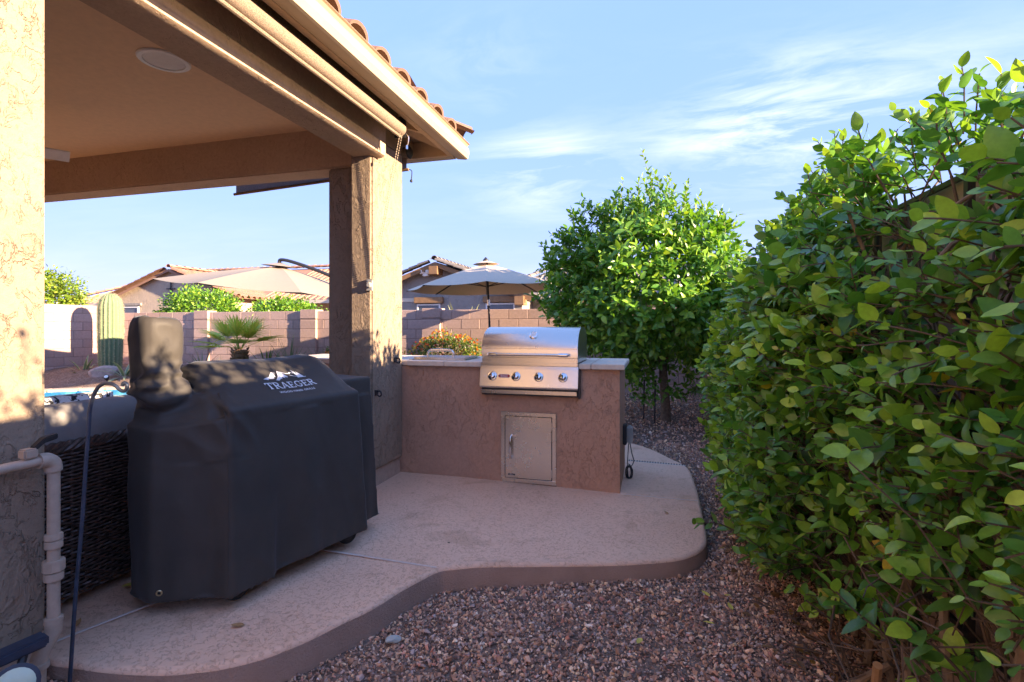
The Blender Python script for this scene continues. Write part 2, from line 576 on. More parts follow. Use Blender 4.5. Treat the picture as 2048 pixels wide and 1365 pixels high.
class MB:
    def __init__(s):
        s.v = []
        s.f = []

    def add(s, v, f):
        o = len(s.v)
        s.v += [tuple(a) for a in v]
        s.f += [tuple(i + o for i in q) for q in f]
        return s

    def box(s, x0, x1, y0, y1, z0, z1, tf=None):
        v = [(x, y, z) for z in (z0, z1) for y in (y0, y1) for x in (x0, x1)]
        if tf:
            v = [tf(*a) for a in v]
        return s.add(v, [(0, 2, 3, 1), (4, 5, 7, 6), (0, 1, 5, 4), (2, 6, 7, 3), (0, 4, 6, 2), (1, 3, 7, 5)])

    def prism(s, pts, z0, z1):
        n = len(pts)
        v = [(x, y, z0) for x, y in pts] + [(x, y, z1) for x, y in pts]
        return s.add(v, [tuple(range(n - 1, -1, -1)), tuple(range(n, 2 * n))] +
                     [(i, (i + 1) % n, n + (i + 1) % n, n + i) for i in range(n)])

    def extrude(s, prof, axis, a0, a1):
        """closed profile in the two other axes, pushed along axis ('x','y')"""
        n = len(prof)
        mk = {'x': lambda p, a: (a, p[0], p[1]), 'y': lambda p, a: (p[0], a, p[1])}[axis]
        v = [mk(p, a0) for p in prof] + [mk(p, a1) for p in prof]
        return s.add(v, [tuple(range(n - 1, -1, -1)), tuple(range(n, 2 * n))] +
                     [(i, (i + 1) % n, n + (i + 1) % n, n + i) for i in range(n)])

    def tube(s, path, r, seg=8, caps=True, flat=1.0):
        path = [Vector(p) for p in path]
        rad = r if isinstance(r, (list, tuple)) else [r] * len(path)
        up = None
        rings = []
        for i, p in enumerate(path):
            a = path[max(i - 1, 0)]
            b = path[min(i + 1, len(path) - 1)]
            t = (b - a).normalized()
            if up is None:
                up = Vector((0, 0, 1)) if abs(t.z) < 0.9 else Vector((1, 0, 0))
            sd_ = t.cross(up).normalized()
            up = sd_.cross(t).normalized()
            rings.append([p + (sd_ * math.cos(2 * math.pi * k / seg) + up * flat * math.sin(2 * math.pi * k / seg)) * rad[i] for k in range(seg)])
        v = [q for ring in rings for q in ring]
        f = []
        for i in range(len(path) - 1):
            for k in range(seg):
                k2 = (k + 1) % seg
                f.append((i * seg + k, i * seg + k2, (i + 1) * seg + k2, (i + 1) * seg + k))
        if caps:
            f.append(tuple(range(seg - 1, -1, -1)))
            f.append(tuple((len(path) - 1) * seg + k for k in range(seg)))
        return s.add(v, f)

    def lathe(s, prof, centre, axis, seg=20):
        """prof: (radius, height) along axis vector"""
        ax = Vector(axis).normalized()
        u = ax.orthogonal().normalized()
        w = ax.cross(u)
        c = Vector(centre)
        v = []
        for (r, h) in prof:
            for k in range(seg):
                a = 2 * math.pi * k / seg
                v.append(c + ax * h + (u * math.cos(a) + w * math.sin(a)) * r)
        f = []
        for i in range(len(prof) - 1):
            for k in range(seg):
                k2 = (k + 1) % seg
                f.append((i * seg + k, i * seg + k2, (i + 1) * seg + k2, (i + 1) * seg + k))
        f.append(tuple(range(seg - 1, -1, -1)))
        f.append(tuple((len(prof) - 1) * seg + k for k in range(seg)))
        return s.add(v, f)

    def mesh(s, name, mat=None, smooth=False, bevel=0.0, seg=2):
        me = bpy.data.meshes.new(name)
        me.from_pydata(s.v, [], s.f)
        if bevel:
            bm = bmesh.new()
            bm.from_mesh(me)
            es = [e for e in bm.edges if len(e.link_faces) == 2 and e.calc_face_angle(0) > R(30)]
            bmesh.ops.bevel(bm, geom=es, offset=bevel, segments=seg, affect='EDGES', clamp_overlap=True)
            bm.to_mesh(me)
            bm.free()
        if smooth:
            me.polygons.foreach_set('use_smooth', [True] * len(me.polygons))
            try:
                me.set_sharp_from_angle(angle=R(40))
            except Exception:
                pass
        if mat:
            me.materials.append(MATS[mat])
        me.update()
        return me

    def build(s, name, mat, parent=None, smooth=False, bevel=0.0, seg=2):
        o = bpy.data.objects.new(name, s.mesh(name, mat, smooth, bevel, seg))
        return link(o, parent)


def fast_mesh(name, V, F, mat, tint=None, smooth=True):
    """V (n,3), F (m,k) arrays"""
    V = np.asarray(V, dtype=np.float32)
    F = np.asarray(F, dtype=np.int32)
    me = bpy.data.meshes.new(name)
    me.vertices.add(len(V))
    me.vertices.foreach_set('co', V.ravel())
    k = F.shape[1]
    me.loops.add(F.size)
    me.loops.foreach_set('vertex_index', F.ravel())
    me.polygons.add(len(F))
    me.polygons.foreach_set('loop_start', np.arange(0, F.size, k, dtype=np.int32))
    me.polygons.foreach_set('loop_total', np.full(len(F), k, dtype=np.int32))
    me.polygons.foreach_set('use_smooth', np.full(len(F), smooth, dtype=bool))
    me.update(calc_edges=True)
    if tint is not None:
        a = me.color_attributes.new('tint', 'FLOAT_COLOR', 'POINT')
        c = np.ones((len(V), 4), dtype=np.float32)
        c[:, :3] = tint
        a.data.foreach_set('color', c.ravel())
    me.materials.append(MATS[mat])
    return me


def catmull(pts, n=8, closed=False):
    pts = [Vector(p) for p in pts]
    out = []
    m = len(pts)
    rngi = range(m if closed else m - 1)
    for i in rngi:
        if closed:
            p0, p1, p2, p3 = pts[(i - 1) % m], pts[i], pts[(i + 1) % m], pts[(i + 2) % m]
        else:
            p0, p1, p2, p3 = pts[max(i - 1, 0)], pts[i], pts[i + 1], pts[min(i + 2, m - 1)]
        for k in range(n):
            t = k / n
            out.append(0.5 * ((2 * p1) + (p2 - p0) * t + (2 * p0 - 5 * p1 + 4 * p2 - p3) * t * t + (3 * p1 - p0 - 3 * p2 + p3) * t ** 3))
    if not closed:
        out.append(pts[-1])
    return out


def smooth01(a, b, x):
    t = min(1, max(0, (x - a) / (b - a)))
    return t * t * (3 - 2 * t)


def slab_z(x):
    return -0.022 * max(0.0, x + 2.0)


# ------------------------------------------------------------------ ground
POOL = [(-12.25, 5.9), (-10.85, 6.93), (-9.84, 7.70), (-8.7, 8.05), (-7.5, 7.9), (-6.9, 7.1), (-7.2, 6.2), (-8.4, 5.6), (-10.0, 5.2), (-11.6, 5.1)]


def inside(poly, x, y):
    c = False
    n = len(poly)
    for i in range(n):
        x1, y1 = poly[i][:2]
        x2, y2 = poly[(i + 1) % n][:2]
        if (y1 > y) != (y2 > y) and x < (x2 - x1) * (y - y1) / (y2 - y1) + x1:
            c = not c
    return c


POOL_S = [(p.x, p.y) for p in catmull([(x, y, 0) for x, y in POOL], 6, True)]


def ground_z(x, y):
    if x < -2.3 and -0.5 < y < 30:
        if inside(POOL_S, x, y):
            return -1.3
        z = -0.08
        if y > 6 and x < -5:
            # raised planting bed along the far wall
            z += 0.36 * smooth01(7.2, 8.9, y + 0.35 * (x + 10.5) * (-0.35))
        elif y > 7:
            z += 0.25 * smooth01(7.5, 9, y)
        return z
    z = -0.145 + 0.085 * smooth01(-1.55, -2.0, x)
    if y > 4.5:
        z += 0.12 * smooth01(4.5, 8.5, y)
    z += 0.010 * math.sin(x * 5.1 + y * 2.3) * math.sin(y * 3.7 - x)
    return z


gx = [-1500, -400, -120, -50, -25] + list(np.arange(-15, 1.61, 0.2)) + [4, 12, 40, 150, 500, 1500]
gy = [-1500, -400, -100, -30, -8] + list(np.arange(-3, 12.01, 0.2)) + [20, 40, 100, 300, 900, 1500]
V = [(x, y, ground_z(x, y) if (-15 <= x <= 1.7 and -3 <= y <= 12) else -0.12) for y in gy for x in gx]
nx = len(gx)
F = [(j * nx + i, j * nx + i + 1, (j + 1) * nx + i + 1, (j + 1) * nx + i) for j in range(len(gy) - 1) for i in range(nx - 1)]
ground = bpy.data.objects.new('ground', fast_mesh('ground', V, F, 'ground_gravel'))
link(ground)
tag(ground, kind='structure')

# ------------------------------------------------------------------ patio slab
EDGE = [(-0.258, 5.657), (-0.028, 5.435), (0.178, 5.075), (0.300, 4.813), (0.325, 4.364), (0.327, 3.931), (0.318, 3.529),
        (0.308, 3.239), (0.280, 3.107), (0.224, 3.001), (0.114, 2.889), (-0.141, 2.758), (-0.390, 2.666), (-0.636, 2.580),
        (-0.855, 2.504), (-0.956, 2.448), (-1.032, 2.401), (-1.073, 2.312), (-1.128, 2.160), (-1.173, 1.995), (-1.239, 1.853),
        (-1.290, 1.730), (-1.347, 1.632), (-1.399, 1.564), (-1.478, 1.496), (-1.554, 1.453), (-1.641, 1.413), (-1.741, 1.385),
        (-1.849, 1.363), (-1.950, 1.351), (-2.055, 1.340)]
edge = [(p.x, p.y) for p in catmull([(x, y, 0) for x, y in EDGE], 4)]
outline = edge + [(-2.6, 1.33), (-6.4, 1.33), (-6.4, 4.9), (-4.5, 5.6), (-2.0, 5.9), (-0.8, 5.85)]


def offset_in(poly, d):
    n = len(poly)
    out = []
    for i in range(n):
        a, b, c = Vector(poly[i - 1]), Vector(poly[i]), Vector(poly[(i + 1) % n])
        t = ((c - b).normalized() + (b - a).normalized())
        t = t.normalized() if t.length > 1e-6 else (c - b).normalized()
        nrm = Vector((-t.y, t.x))
        out.append(tuple(b + nrm * d))
    return out


area = sum(outline[i][0] * outline[(i + 1) % len(outline)][1] - outline[(i + 1) % len(outline)][0] * outline[i][1] for i in range(len(outline)))
sgn = 1 if area > 0 else -1
rings = []
for (d, dz) in ((0.0, -0.30), (0.0, -0.018), (0.004, -0.009), (0.012, -0.003), (0.024, 0.0)):
    rings.append([(x, y, slab_z(x) + dz) for x, y in offset_in(outline, sgn * d)])
mb = MB()
n = len(outline)
v = [p for r in rings for p in r]
f = []
for i in range(len(rings) - 1):
    for k in range(n):
        f.append((i * n + k, i * n + (k + 1) % n, (i + 1) * n + (k + 1) % n, (i + 1) * n + k))
f.append(tuple((len(rings) - 1) * n + k for k in range(n)))
mb.add(v, f)
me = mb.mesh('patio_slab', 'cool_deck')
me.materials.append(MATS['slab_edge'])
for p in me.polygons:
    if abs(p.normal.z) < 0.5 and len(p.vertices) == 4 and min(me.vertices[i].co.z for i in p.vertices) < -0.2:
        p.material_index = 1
    if len(p.vertices) == 4:
        p.use_smooth = True
# triangulate the concave top
bm = bmesh.new()
bm.from_mesh(me)
big = [f_ for f_ in bm.faces if len(f_.verts) > 4]
bmesh.ops.triangulate(bm, faces=big)
bmesh.ops.recalc_face_normals(bm, faces=bm.faces)
bm.to_mesh(me)
bm.free()
slab = link(bpy.data.objects.new('patio_slab', me))
tag(slab, kind='structure')


def strip(name, a, b, w, h, mat, parent):
    a, b = Vector(a), Vector(b)
    d = (b - a).normalized()
    nn = Vector((-d.y, d.x, 0)) * w / 2
    q = []
    for p in (a, b):
        z = slab_z(p.x) + 0.0005
        for k in (-1, -0.6, 0.6, 1):
            q.append((p.x + nn.x * k, p.y + nn.y * k, z + (h if abs(k) < 1 else 0)))
    mbs = MB().add(q, [(0, 1, 5, 4), (1, 2, 6, 5), (2, 3, 7, 6)])
    return mbs.build(name, mat, parent)


strip('joint', (-2.0, 2.401, 0), (-1.05, 2.401, 0), 0.014, 0.003, 'joint_line', slab)
strip('joint', (-0.225, 3.872, 0), (0.312, 3.897, 0), 0.008, 0.0025, 'joint_line', slab)
strip('joint', (-2.2, 1.37, 0), (-2.03, 1.86, 0), 0.014, 0.003, 'joint_line', slab)
dr = strip('drain_strip', (-0.225, 4.868, 0), (0.285, 4.864, 0), 0.035, 0.003, 'joint_line', slab)
ds = MB()
for k in range(22):
    x = -0.215 + k * 0.0232
    ds.box(x, x + 0.011, 4.853, 4.879, slab_z(x) + 0.0006, slab_z(x) + 0.0052)
o = ds.build('slot', 'rubber', dr)
tag(o, kind='stuff')

# ------------------------------------------------------------------ pool
pool = thing('swimming_pool', (-9.5, 6.6, 0), 'blue swimming pool with tan coping beyond the sofa', 'pool')
inner = POOL_S
outer = offset_in(inner, -0.30 if sum(inner[i][0] * inner[(i + 1) % len(inner)][1] - inner[(i + 1) % len(inner)][0] * inner[i][1] for i in range(len(inner))) > 0 else 0.30)
nseg = 4
cop = []
npool = len(inner)
for i in range(0, npool, 2):
    j = [(i + k) % npool for k in range(3)]
    ring = [inner[q] for q in j] + [outer[q] for q in reversed(j)]
    ring = [(x + (sum(a for a, _ in ring) / 6 - x) * 0.012, y + (sum(b for _, b in ring) / 6 - y) * 0.012) for x, y in ring]
    MB().prism(ring, -0.025, 0.025).build('coping_stone', 'coping_stone', pool, bevel=0.012)
mb = MB()
vv = [(x, y, z) for z in (-0.02, -0.30, -1.2) for x, y in offset_in(inner, 0.0)]
mb.add(vv[:2 * npool], [(k, (k + 1) % npool, npool + (k + 1) % npool, npool + k) for k in range(npool)])
mb.build('tile_band', 'pool_tile', pool)
mb = MB()
mb.add(vv[npool:], [(k, (k + 1) % npool, npool + (k + 1) % npool, npool + k) for k in range(npool)] + [tuple(range(npool, 2 * npool))])
mb.build('basin', 'pool_plaster', pool)
MB().add([(x, y, -0.075) for x, y in inner], [tuple(range(npool))]).build('water', 'pool_water', pool)

# ------------------------------------------------------------------ gravel stones (real chips near the camera)
def stone_templates(n, seed):
    r = np.random.default_rng(seed)
    out = []
    for _ in range(n):
        pts = r.normal(size=(9, 3))
        pts /= np.linalg.norm(pts, axis=1)[:, None]
        pts *= r.uniform(0.75, 1.0, (9, 1))
        bm_ = bmesh.new()
        for p_ in pts:
            bm_.verts.new(p_)
        res = bmesh.ops.convex_hull(bm_, input=bm_.verts)
        bmesh.ops.triangulate(bm_, faces=bm_.faces)
        bm_.verts.ensure_lookup_table()
        bm_.verts.index_update()
        vs = np.array([v_.co[:] for v_ in bm_.verts])
        fs = np.array([[v_.index for v_ in f_.verts] for f_ in bm_.faces])
        bm_.free()
        out.append((vs, fs))
    return out


def rand_rot(n, r, tilt=1.0):
    q = r.normal(size=(n, 4))
    q /= np.linalg.norm(q, axis=1)[:, None]
    w, x, y, z = q.T
    return np.stack([np.stack([1 - 2 * (y * y + z * z), 2 * (x * y - z * w), 2 * (x * z + y * w)], -1),
                     np.stack([2 * (x * y + z * w), 1 - 2 * (x * x + z * z), 2 * (y * z - x * w)], -1),
                     np.stack([2 * (x * z - y * w), 2 * (y * z + x * w), 1 - 2 * (x * x + y * y)], -1)], 1)


def instance_mesh(templates, which, mats, pos, tints):
    VV, FF, TT = [], [], []
    off = 0
    for ti, (tv, tf) in enumerate(templates):
        idx = np.nonzero(which == ti)[0]
        if len(idx) == 0:
            continue
        v_ = np.einsum('nij,kj->nki', mats[idx], tv) + pos[idx][:, None, :]
        f_ = tf[None] + (np.arange(len(idx)) * len(tv))[:, None, None] + off
        VV.append(v_.reshape(-1, 3))
        FF.append(f_.reshape(-1, tf.shape[1]))
        TT.append(np.repeat(tints[idx], len(tv), axis=0))
        off += len(idx) * len(tv)
    return np.concatenate(VV), np.concatenate(FF), np.concatenate(TT)


def gravel(name, count, region, smin, smax, seed):
    r = np.random.default_rng(seed)
    P = []
    while len(P) < count:
        x, y = region(r)
        if inside(outline, x, y):
            continue
        P.append((x, y))
    P = np.array(P)
    z = np.array([ground_z(x, y) for x, y in P])
    s = r.uniform(smin, smax, len(P)) * r.choice([1, 1, 1.15, 1.5, 0.65, 0.8, 1.9], len(P), p=[.26, .2, .16, .1, .13, .12, .03])
    z = z + r.uniform(-0.2, 0.9, len(P)) * s
    # flat-lying chips: squash then tilt a little
    rot = rand_rot(len(P), r)
    sc_ = np.stack([s * r.uniform(0.8, 1.3, len(P)), s * r.uniform(0.6, 1.0, len(P)), s * r.uniform(0.4, 0.8, len(P))], 1)
    mats = rot * sc_[:, None, :]
    pal = np.array([(0.20, 0.125, 0.095), (0.26, 0.17, 0.13), (0.16, 0.115, 0.105), (0.33, 0.24, 0.19), (0.23, 0.19, 0.19), (0.40, 0.29, 0.20), (0.30, 0.15, 0.12), (0.13, 0.09, 0.08), (0.42, 0.37, 0.33)])
    w = np.array([5, 5, 4, 3, 3, 2, 1.5, 3, 1.0])
    tint = pal[r.choice(len(pal), len(P), p=w / w.sum())] * r.uniform(1.4, 2.6, (len(P), 1)) * np.array([1.16, 1.08, 0.95])
    V_, F_, T_ = instance_mesh(STONES, r.integers(0, len(STONES), len(P)), mats, np.column_stack([P, z]), tint)
    o = link(bpy.data.objects.new(name, fast_mesh(name, V_, F_, 'gravel_stone', T_, smooth=False)))
    tag(o, 'loose brown gravel chips covering the ground beside the patio', 'gravel', kind='stuff')
    return o


STONES = stone_templates(8, 5)


def reg_near(r):
    while True:
        x, y = r.uniform(-2.1, 1.0), r.uniform(0.9, 3.3)
        if y > 0.9 + 0.0 * x:
            return x, y


def reg_mid(r):
    while True:
        x, y = r.uniform(0.0, 1.0), r.uniform(3.2, 6.0)
        return x, y


def reg_far(r):
    return r.uniform(-1.4, 0.95), r.uniform(5.6, 9.8)


gravel('gravel', 26000, reg_near, 0.0075, 0.0125, 11)
g2 = gravel('gravel', 7500, reg_mid, 0.009, 0.014, 12)
g3 = gravel('gravel', 7000, reg_far, 0.013, 0.02, 13)
g4 = gravel('gravel', 16000, reg_near, 0.0035, 0.0065, 14)
g4['label'] = 'fine grit between the gravel chips beside the patio'
g2['label'] = 'strip of brown gravel between the patio edge and the hedge'
g3['label'] = 'brown gravel around the trunk of the citrus tree'


def rock(name, loc, size, mat, seed, label, cat='rock', squash=0.6, rz=0.0):
    bm_ = bmesh.new()
    bmesh.ops.create_icosphere(bm_, subdivisions=3, radius=1)
    r = np.random.default_rng(seed)
    planes = r.normal(size=(11, 3))
    planes /= np.linalg.norm(planes, axis=1)[:, None]
    dd = r.uniform(0.62, 0.9, 11)
    for v_ in bm_.verts:
        for pl, d_ in zip(planes, dd):
            k = v_.co.dot(Vector(pl)) - d_
            if k > 0:
                v_.co -= Vector(pl) * k * 0.92
    me_ = bpy.data.meshes.new(name)
    bm_.to_mesh(me_)
    bm_.free()
    me_.materials.append(MATS[mat])
    o_ = bpy.data.objects.new(name, me_)
    o_.location = loc
    o_.scale = (size[0], size[1], size[2])
    o_.rotation_euler = (0, 0, rz)
    link(o_)
    return tag(o_, label, cat)


rock('boulder', (-11.28, 8.32, 0.20), (0.37, 0.28, 0.20), 'boulder_stone', 3, 'purple-grey boulder in front of the saguaro beside the pool', 'boulder')
rock('flagstone', (0.60, 3.55, -0.09), (0.13, 0.10, 0.06), 'peach_stone', 8, 'peach flagstone half hidden under the hedge', 'stone')
rock('pebble', (-1.055, 1.96, -0.125), (0.034, 0.022, 0.016), 'pale_stone', 4, 'large pale grey-green pebble lying on the brown gravel', 'pebble', rz=0.5)


# ------------------------------------------------------------------ own house: covered patio
house = thing('house', (-2.3, 1.0, 0), 'tan stucco house with covered patio, square columns and tiled roof', 'house')
# near column / wall end, run on unseen behind the camera for warm bounce
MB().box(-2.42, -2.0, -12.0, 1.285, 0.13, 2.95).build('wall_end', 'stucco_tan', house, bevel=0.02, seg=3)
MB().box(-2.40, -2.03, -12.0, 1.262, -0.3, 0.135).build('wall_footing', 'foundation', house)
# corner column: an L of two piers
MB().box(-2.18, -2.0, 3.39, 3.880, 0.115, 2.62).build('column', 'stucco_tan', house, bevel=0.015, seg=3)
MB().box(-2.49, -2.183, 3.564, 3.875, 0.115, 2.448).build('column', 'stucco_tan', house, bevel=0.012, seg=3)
MB().box(-2.46, -2.022, 3.42, 3.872, -0.05, 0.118).build('column_footing', 'foundation', house)
# beams
prof = [(-2.15, 2.46), (-1.965, 2.46), (-1.935, 2.475), (-1.93, 2.50), (-1.93, 3.0), (-2.15, 3.0)]
MB().extrude(prof, 'y', -3.2, 3.47).build('beam', 'stucco_beam', house, smooth=True)
MB().box(-2.15, -2.004, 3.472, 3.86, 2.615, 3.0).build('beam', 'stucco_tan', house)
MB().box(-6.4, -2.153, 3.56, 3.79, 2.45, 3.0).build('beam', 'stucco_beam', house, bevel=0.012, seg=2)
# ceiling and back wall of the patio
MB().box(-6.5, -2.12, -3.0, 3.6, 2.77, 2.80).build('ceiling', 'ceiling_paint', house)
MB().box(-6.9, -6.45, -3.2, 3.85, -0.05, 3.0).build('back_wall', 'stucco_tan', house)
# eaves: fascia, gutter, soffit boards, rafters
MB().box(-1.700, -1.658, -3.2, 4.16, 2.665, 2.80).build('fascia', 'soffit_paint', house)
MB().box(-6.9, -1.702, 4.12, 4.16, 2.665, 2.80).build('fascia', 'soffit_paint', house)
gut = [(-1.655, 2.665), (-1.575, 2.655), (-1.56, 2.660), (-1.548, 2.70), (-1.550, 2.74), (-1.565, 2.765), (-1.552, 2.780), (-1.540, 2.785), (-1.543, 2.79), (-1.570, 2.79), (-1.655, 2.795)]
MB().extrude(gut, 'y', -3.2, 4.24).build('gutter', 'gutter_paint', house, smooth=False)
MB().box(-6.9, -1.66, 4.163, 4.25, 2.668, 2.79).build('gutter', 'gutter_paint', house, bevel=0.01)
pitch = 0.33


def deck_z(x):
    return 2.80 + pitch * (-1.66 - x)


def deck_zy(y):
    return 2.80 + pitch * (4.16 - y)


roof = MB().add([(-1.62, -3.2, deck_z(-1.62) + 0.012), (-1.62, 4.20, deck_z(-1.62) + 0.012), (-4.4, 1.42, deck_z(-4.4) + 0.012), (-4.4, -3.2, deck_z(-4.4) + 0.012),
                 (-1.62, -3.2, deck_z(-1.62)), (-1.62, 4.20, deck_z(-1.62)), (-4.4, 1.42, deck_z(-4.4)), (-4.4, -3.2, deck_z(-4.4)),
                 (-7.18, 4.20, deck_z(-1.62)), (-7.18, 4.20, deck_z(-1.62) + 0.012)],
                [(0, 1, 2, 3), (4, 7, 6, 5), (0, 4, 5, 1), (9, 2, 1), (8, 5, 6), (9, 1, 5, 8)]).build('roof', 'soffit_paint', house)
for y in (3.30, 3.72):
    MB().add([(x, y + dy, 2.80 + pitch * (-1.70 - x) - (0.10 if lo else 0.002)) for x in (-1.702, -2.3) for dy in (-0.025, 0.025) for lo in (1, 0)],
             [(0, 1, 3, 2), (4, 6, 7, 5), (0, 4, 5, 1), (2, 3, 7, 6), (0, 2, 6, 4), (1, 5, 7, 3)]).build('rafter', 'soffit_paint', house)
hipr = MB().tube([(-1.70, 4.12, 2.735), (-2.35, 3.47, 2.95)], 0.045, 4)
hipr.build('rafter', 'soffit_paint', house)
for x in (-2.05, -2.55):
    MB().add([(x + dx, y, 2.80 + pitch * (4.12 - y) - (0.10 if lo else 0.002)) for y in (4.118, 3.80) for dx in (-0.025, 0.025) for lo in (1, 0)],
             [(0, 1, 3, 2), (4, 6, 7, 5), (0, 4, 5, 1), (2, 3, 7, 6), (0, 2, 6, 4), (1, 5, 7, 3)]).build('rafter', 'soffit_paint', house)


# barrel tile mesh: x across, y up the slope (length), z up
def tile_mesh(name, w, ln, h, mat, seg=8, th=0.014):
    v_, f_ = [], []
    prof_ = []
    for k in range(seg + 1):
        a = math.pi * k / seg
        prof_.append((-math.cos(a) * w * 0.36, math.sin(a) * h))
    prof_ = [(-w * 0.52, 0.012)] + prof_ + [(w * 0.52, 0.012)]
    n_ = len(prof_)
    for (y_, tp, lift) in ((0, 1.0, 0.018), (ln, 0.86, 0.0)):
        for x_, z_ in prof_:
            v_.append((x_ * (tp if abs(x_) < w * 0.4 else 1), y_, z_ * tp + lift))
    for x_, z_ in prof_:
        v_.append((x_ * 0.93, 0.004, max(z_ - th, -0.004) + 0.018 - 0.004))
    for k in range(n_ - 1):
        f_.append((k, k + 1, n_ + k + 1, n_ + k))
        f_.append((k + 1, k, 2 * n_ + k, 2 * n_ + k + 1))
    me_ = MB().add(v_, f_).mesh(name, mat, smooth=True)
    return me_


def frame(origin, across, up):
    a = Vector(across).normalized()
    u = Vector(up).normalized()
    nrm = a.cross(u).normalized()
    m4 = Matrix((a, u, nrm)).transposed().to_4x4()
    m4.translation = Vector(origin)
    return m4


def lay_tiles(parent, mesh, origin, across, up, cols, rows, w, rowlen, keep=None, maxn=280, jitter=0.004):
    """tiles in courses; the nearest ones are single pieces, the rest one joined part"""
    base = frame(origin, across, up)
    todo = []
    for r_ in range(rows):
        for c_ in range(cols):
            lx, ly = (c_ + 0.5) * w, r_ * rowlen
            if keep and not keep(lx, ly):
                continue
            todo.append((lx, ly, r_))
    cnt = 0
    restV, restF, off = [], [], 0
    tv = np.array([v_.co[:] for v_ in mesh.vertices])
    tf = np.array([list(p_.vertices) for p_ in mesh.polygons])
    for lx, ly, r_ in todo:
        loc = Matrix.Translation((lx + random.uniform(-1, 1) * jitter, ly + random.uniform(-1, 1) * jitter * 2, 0.012 * 0 + random.uniform(0, jitter)))
        m4 = base @ loc @ Matrix.Rotation(R(random.uniform(-1, 1)), 4, 'Z')
        if cnt < maxn:
            o_ = bpy.data.objects.new('tile', mesh)
            o_.matrix_basis = m4
            link(o_, parent)
            cnt += 1
        else:
            a = np.array(m4)
            restV.append(tv @ a[:3, :3].T + a[:3, 3])
            restF.append(tf + off)
            off += len(tv)
    if restV:
        me_ = fast_mesh('tiles', np.concatenate(restV), np.concatenate(restF), mesh.materials[0].name)
        o_ = link(bpy.data.objects.new('upper_tiles', me_), parent)
        tag(o_, kind='stuff')


tm_own = tile_mesh('roof_tile', 0.27, 0.44, 0.064, 'tile_brown')
sl = math.hypot(1, pitch)
lay_tiles(roof, tm_own, (-1.575, -2.0 + 0.034, deck_z(-1.575) + 0.016), (0, 1, 0), (-1, 0, pitch), 23, 4, 0.272, 0.37,
          keep=lambda lx, ly: (-2.0 + lx) < 4.12 - ly / sl)
# hip tiles
tm_hip = tile_mesh('hip_tile', 0.30, 0.44, 0.10, 'tile_brown')
for k in range(5):
    d = k * 0.36
    hv = Vector((-1, -1, pitch)).normalized()
    p = Vector((-1.57, 4.23, deck_z(-1.57) + 0.055)) + hv * d
    o = bpy.data.objects.new('hip_tile', tm_hip)
    o.matrix_basis = frame(p, Vector((0, 0, 1)).cross(hv) * -1, hv)
    link(o, roof)
# low slope on the far side (seen only as an edge)
lay_tiles(roof, tm_own, (-1.75, 4.24, deck_zy(4.24) + 0.03), (-1, 0, 0), (0, -1, pitch), 14, 2, 0.272, 0.37,
          keep=lambda lx, ly: True)

# ------------------------------------------------------------------ ceiling speaker, fan
sp = thing('ceiling_speaker', (-2.785, 2.392, 2.765), 'round white speaker recessed in the patio ceiling', 'speaker')
MB().lathe([(0.137, 0.0), (0.137, -0.006), (0.130, -0.012), (0.108, -0.012), (0.106, -0.004)], (-2.785, 2.392, 2.769), (0, 0, 1), 48).build('rim', 'white_plastic', sp, smooth=True)
MB().lathe([(0.105, -0.003), (0.104, -0.008), (0.06, -0.010)], (-2.785, 2.392, 2.769), (0, 0, 1), 48).build('grille', 'speaker_grille', sp, smooth=True)
fan = thing('ceiling_fan', (-4.48, 2.28, 2.77), 'white ceiling fan whose blade tip shows past the near wall', 'fan')
MB().lathe([(0.07, 0.0), (0.07, -0.05), (0.02, -0.06), (0.02, -0.2), (0.10, -0.22), (0.12, -0.30), (0.06, -0.36)], (-4.48, 2.28, 2.769), (0, 0, 1), 24).build('motor', 'white_plastic', fan, smooth=True)
for k in range(5):
    a = R(59) + k * 2 * math.pi / 5
    ca, sa = math.cos(a), math.sin(a)

    def tfb(u, v, z, ca=ca, sa=sa):
        return (-4.48 + u * ca - v * sa, 2.28 + u * sa + v * ca, z - 0.45 * v)
    MB().box(0.10, 0.62, -0.055, 0.055, 2.445, 2.453, tfb).build('blade', 'white_plastic', fan, bevel=0.003)

# ------------------------------------------------------------------ roller shades
s1 = thing('roller_shade', (-1.74, 1.0, 2.6), 'rolled-up tan mesh sun shade under the long eave', 'shade', 'roller shades of the patio')
MB().tube([(-1.74, y, 2.600) for y in (-2.6, 0, 1.5, 3.34)], 0.046, 18).build('roll', 'shade_mesh', s1, smooth=True)
MB().tube([(-1.735, -2.6, 2.548), (-1.735, 3.335, 2.548)], 0.011, 8).build('hem_bar', 'shade_mesh', s1, smooth=True)
MB().box(-1.79, -1.70, 3.345, 3.352, 2.545, 2.70).build('bracket', 'black_metal', s1, bevel=0.002)
MB().box(-1.755, -1.752, -2.6, 3.33, 2.64, 2.72).build('valance', 'shade_mesh', s1)
lp = MB()
lp.tube(catmull([(-1.70, 3.352, 2.575), (-1.685, 3.357, 2.55), (-1.69, 3.36, 2.51), (-1.70, 3.357, 2.485)], 5), 0.004, 6)
lp.tube([(-1.70, 3.357, 2.49), (-1.70, 3.357, 2.465)], 0.009, 6)
lp.build('pull_loop', 'chrome', s1, smooth=True)
mb = MB()
for (ya, yb) in ((3.315, 3.372), (3.345, 3.39)):
    a = Vector((-1.72, ya - 0.02, 2.56))
    b = Vector((-1.985, yb - 0.005, 1.53))
    for k in range(60):
        p = a.lerp(b, k / 60)
        q = a.lerp(b, (k + 0.62) / 60)
        mb.tube([p, q], 0.0035, 5, caps=True)
mb.build('bead_chain', 'cord_grey', s1)
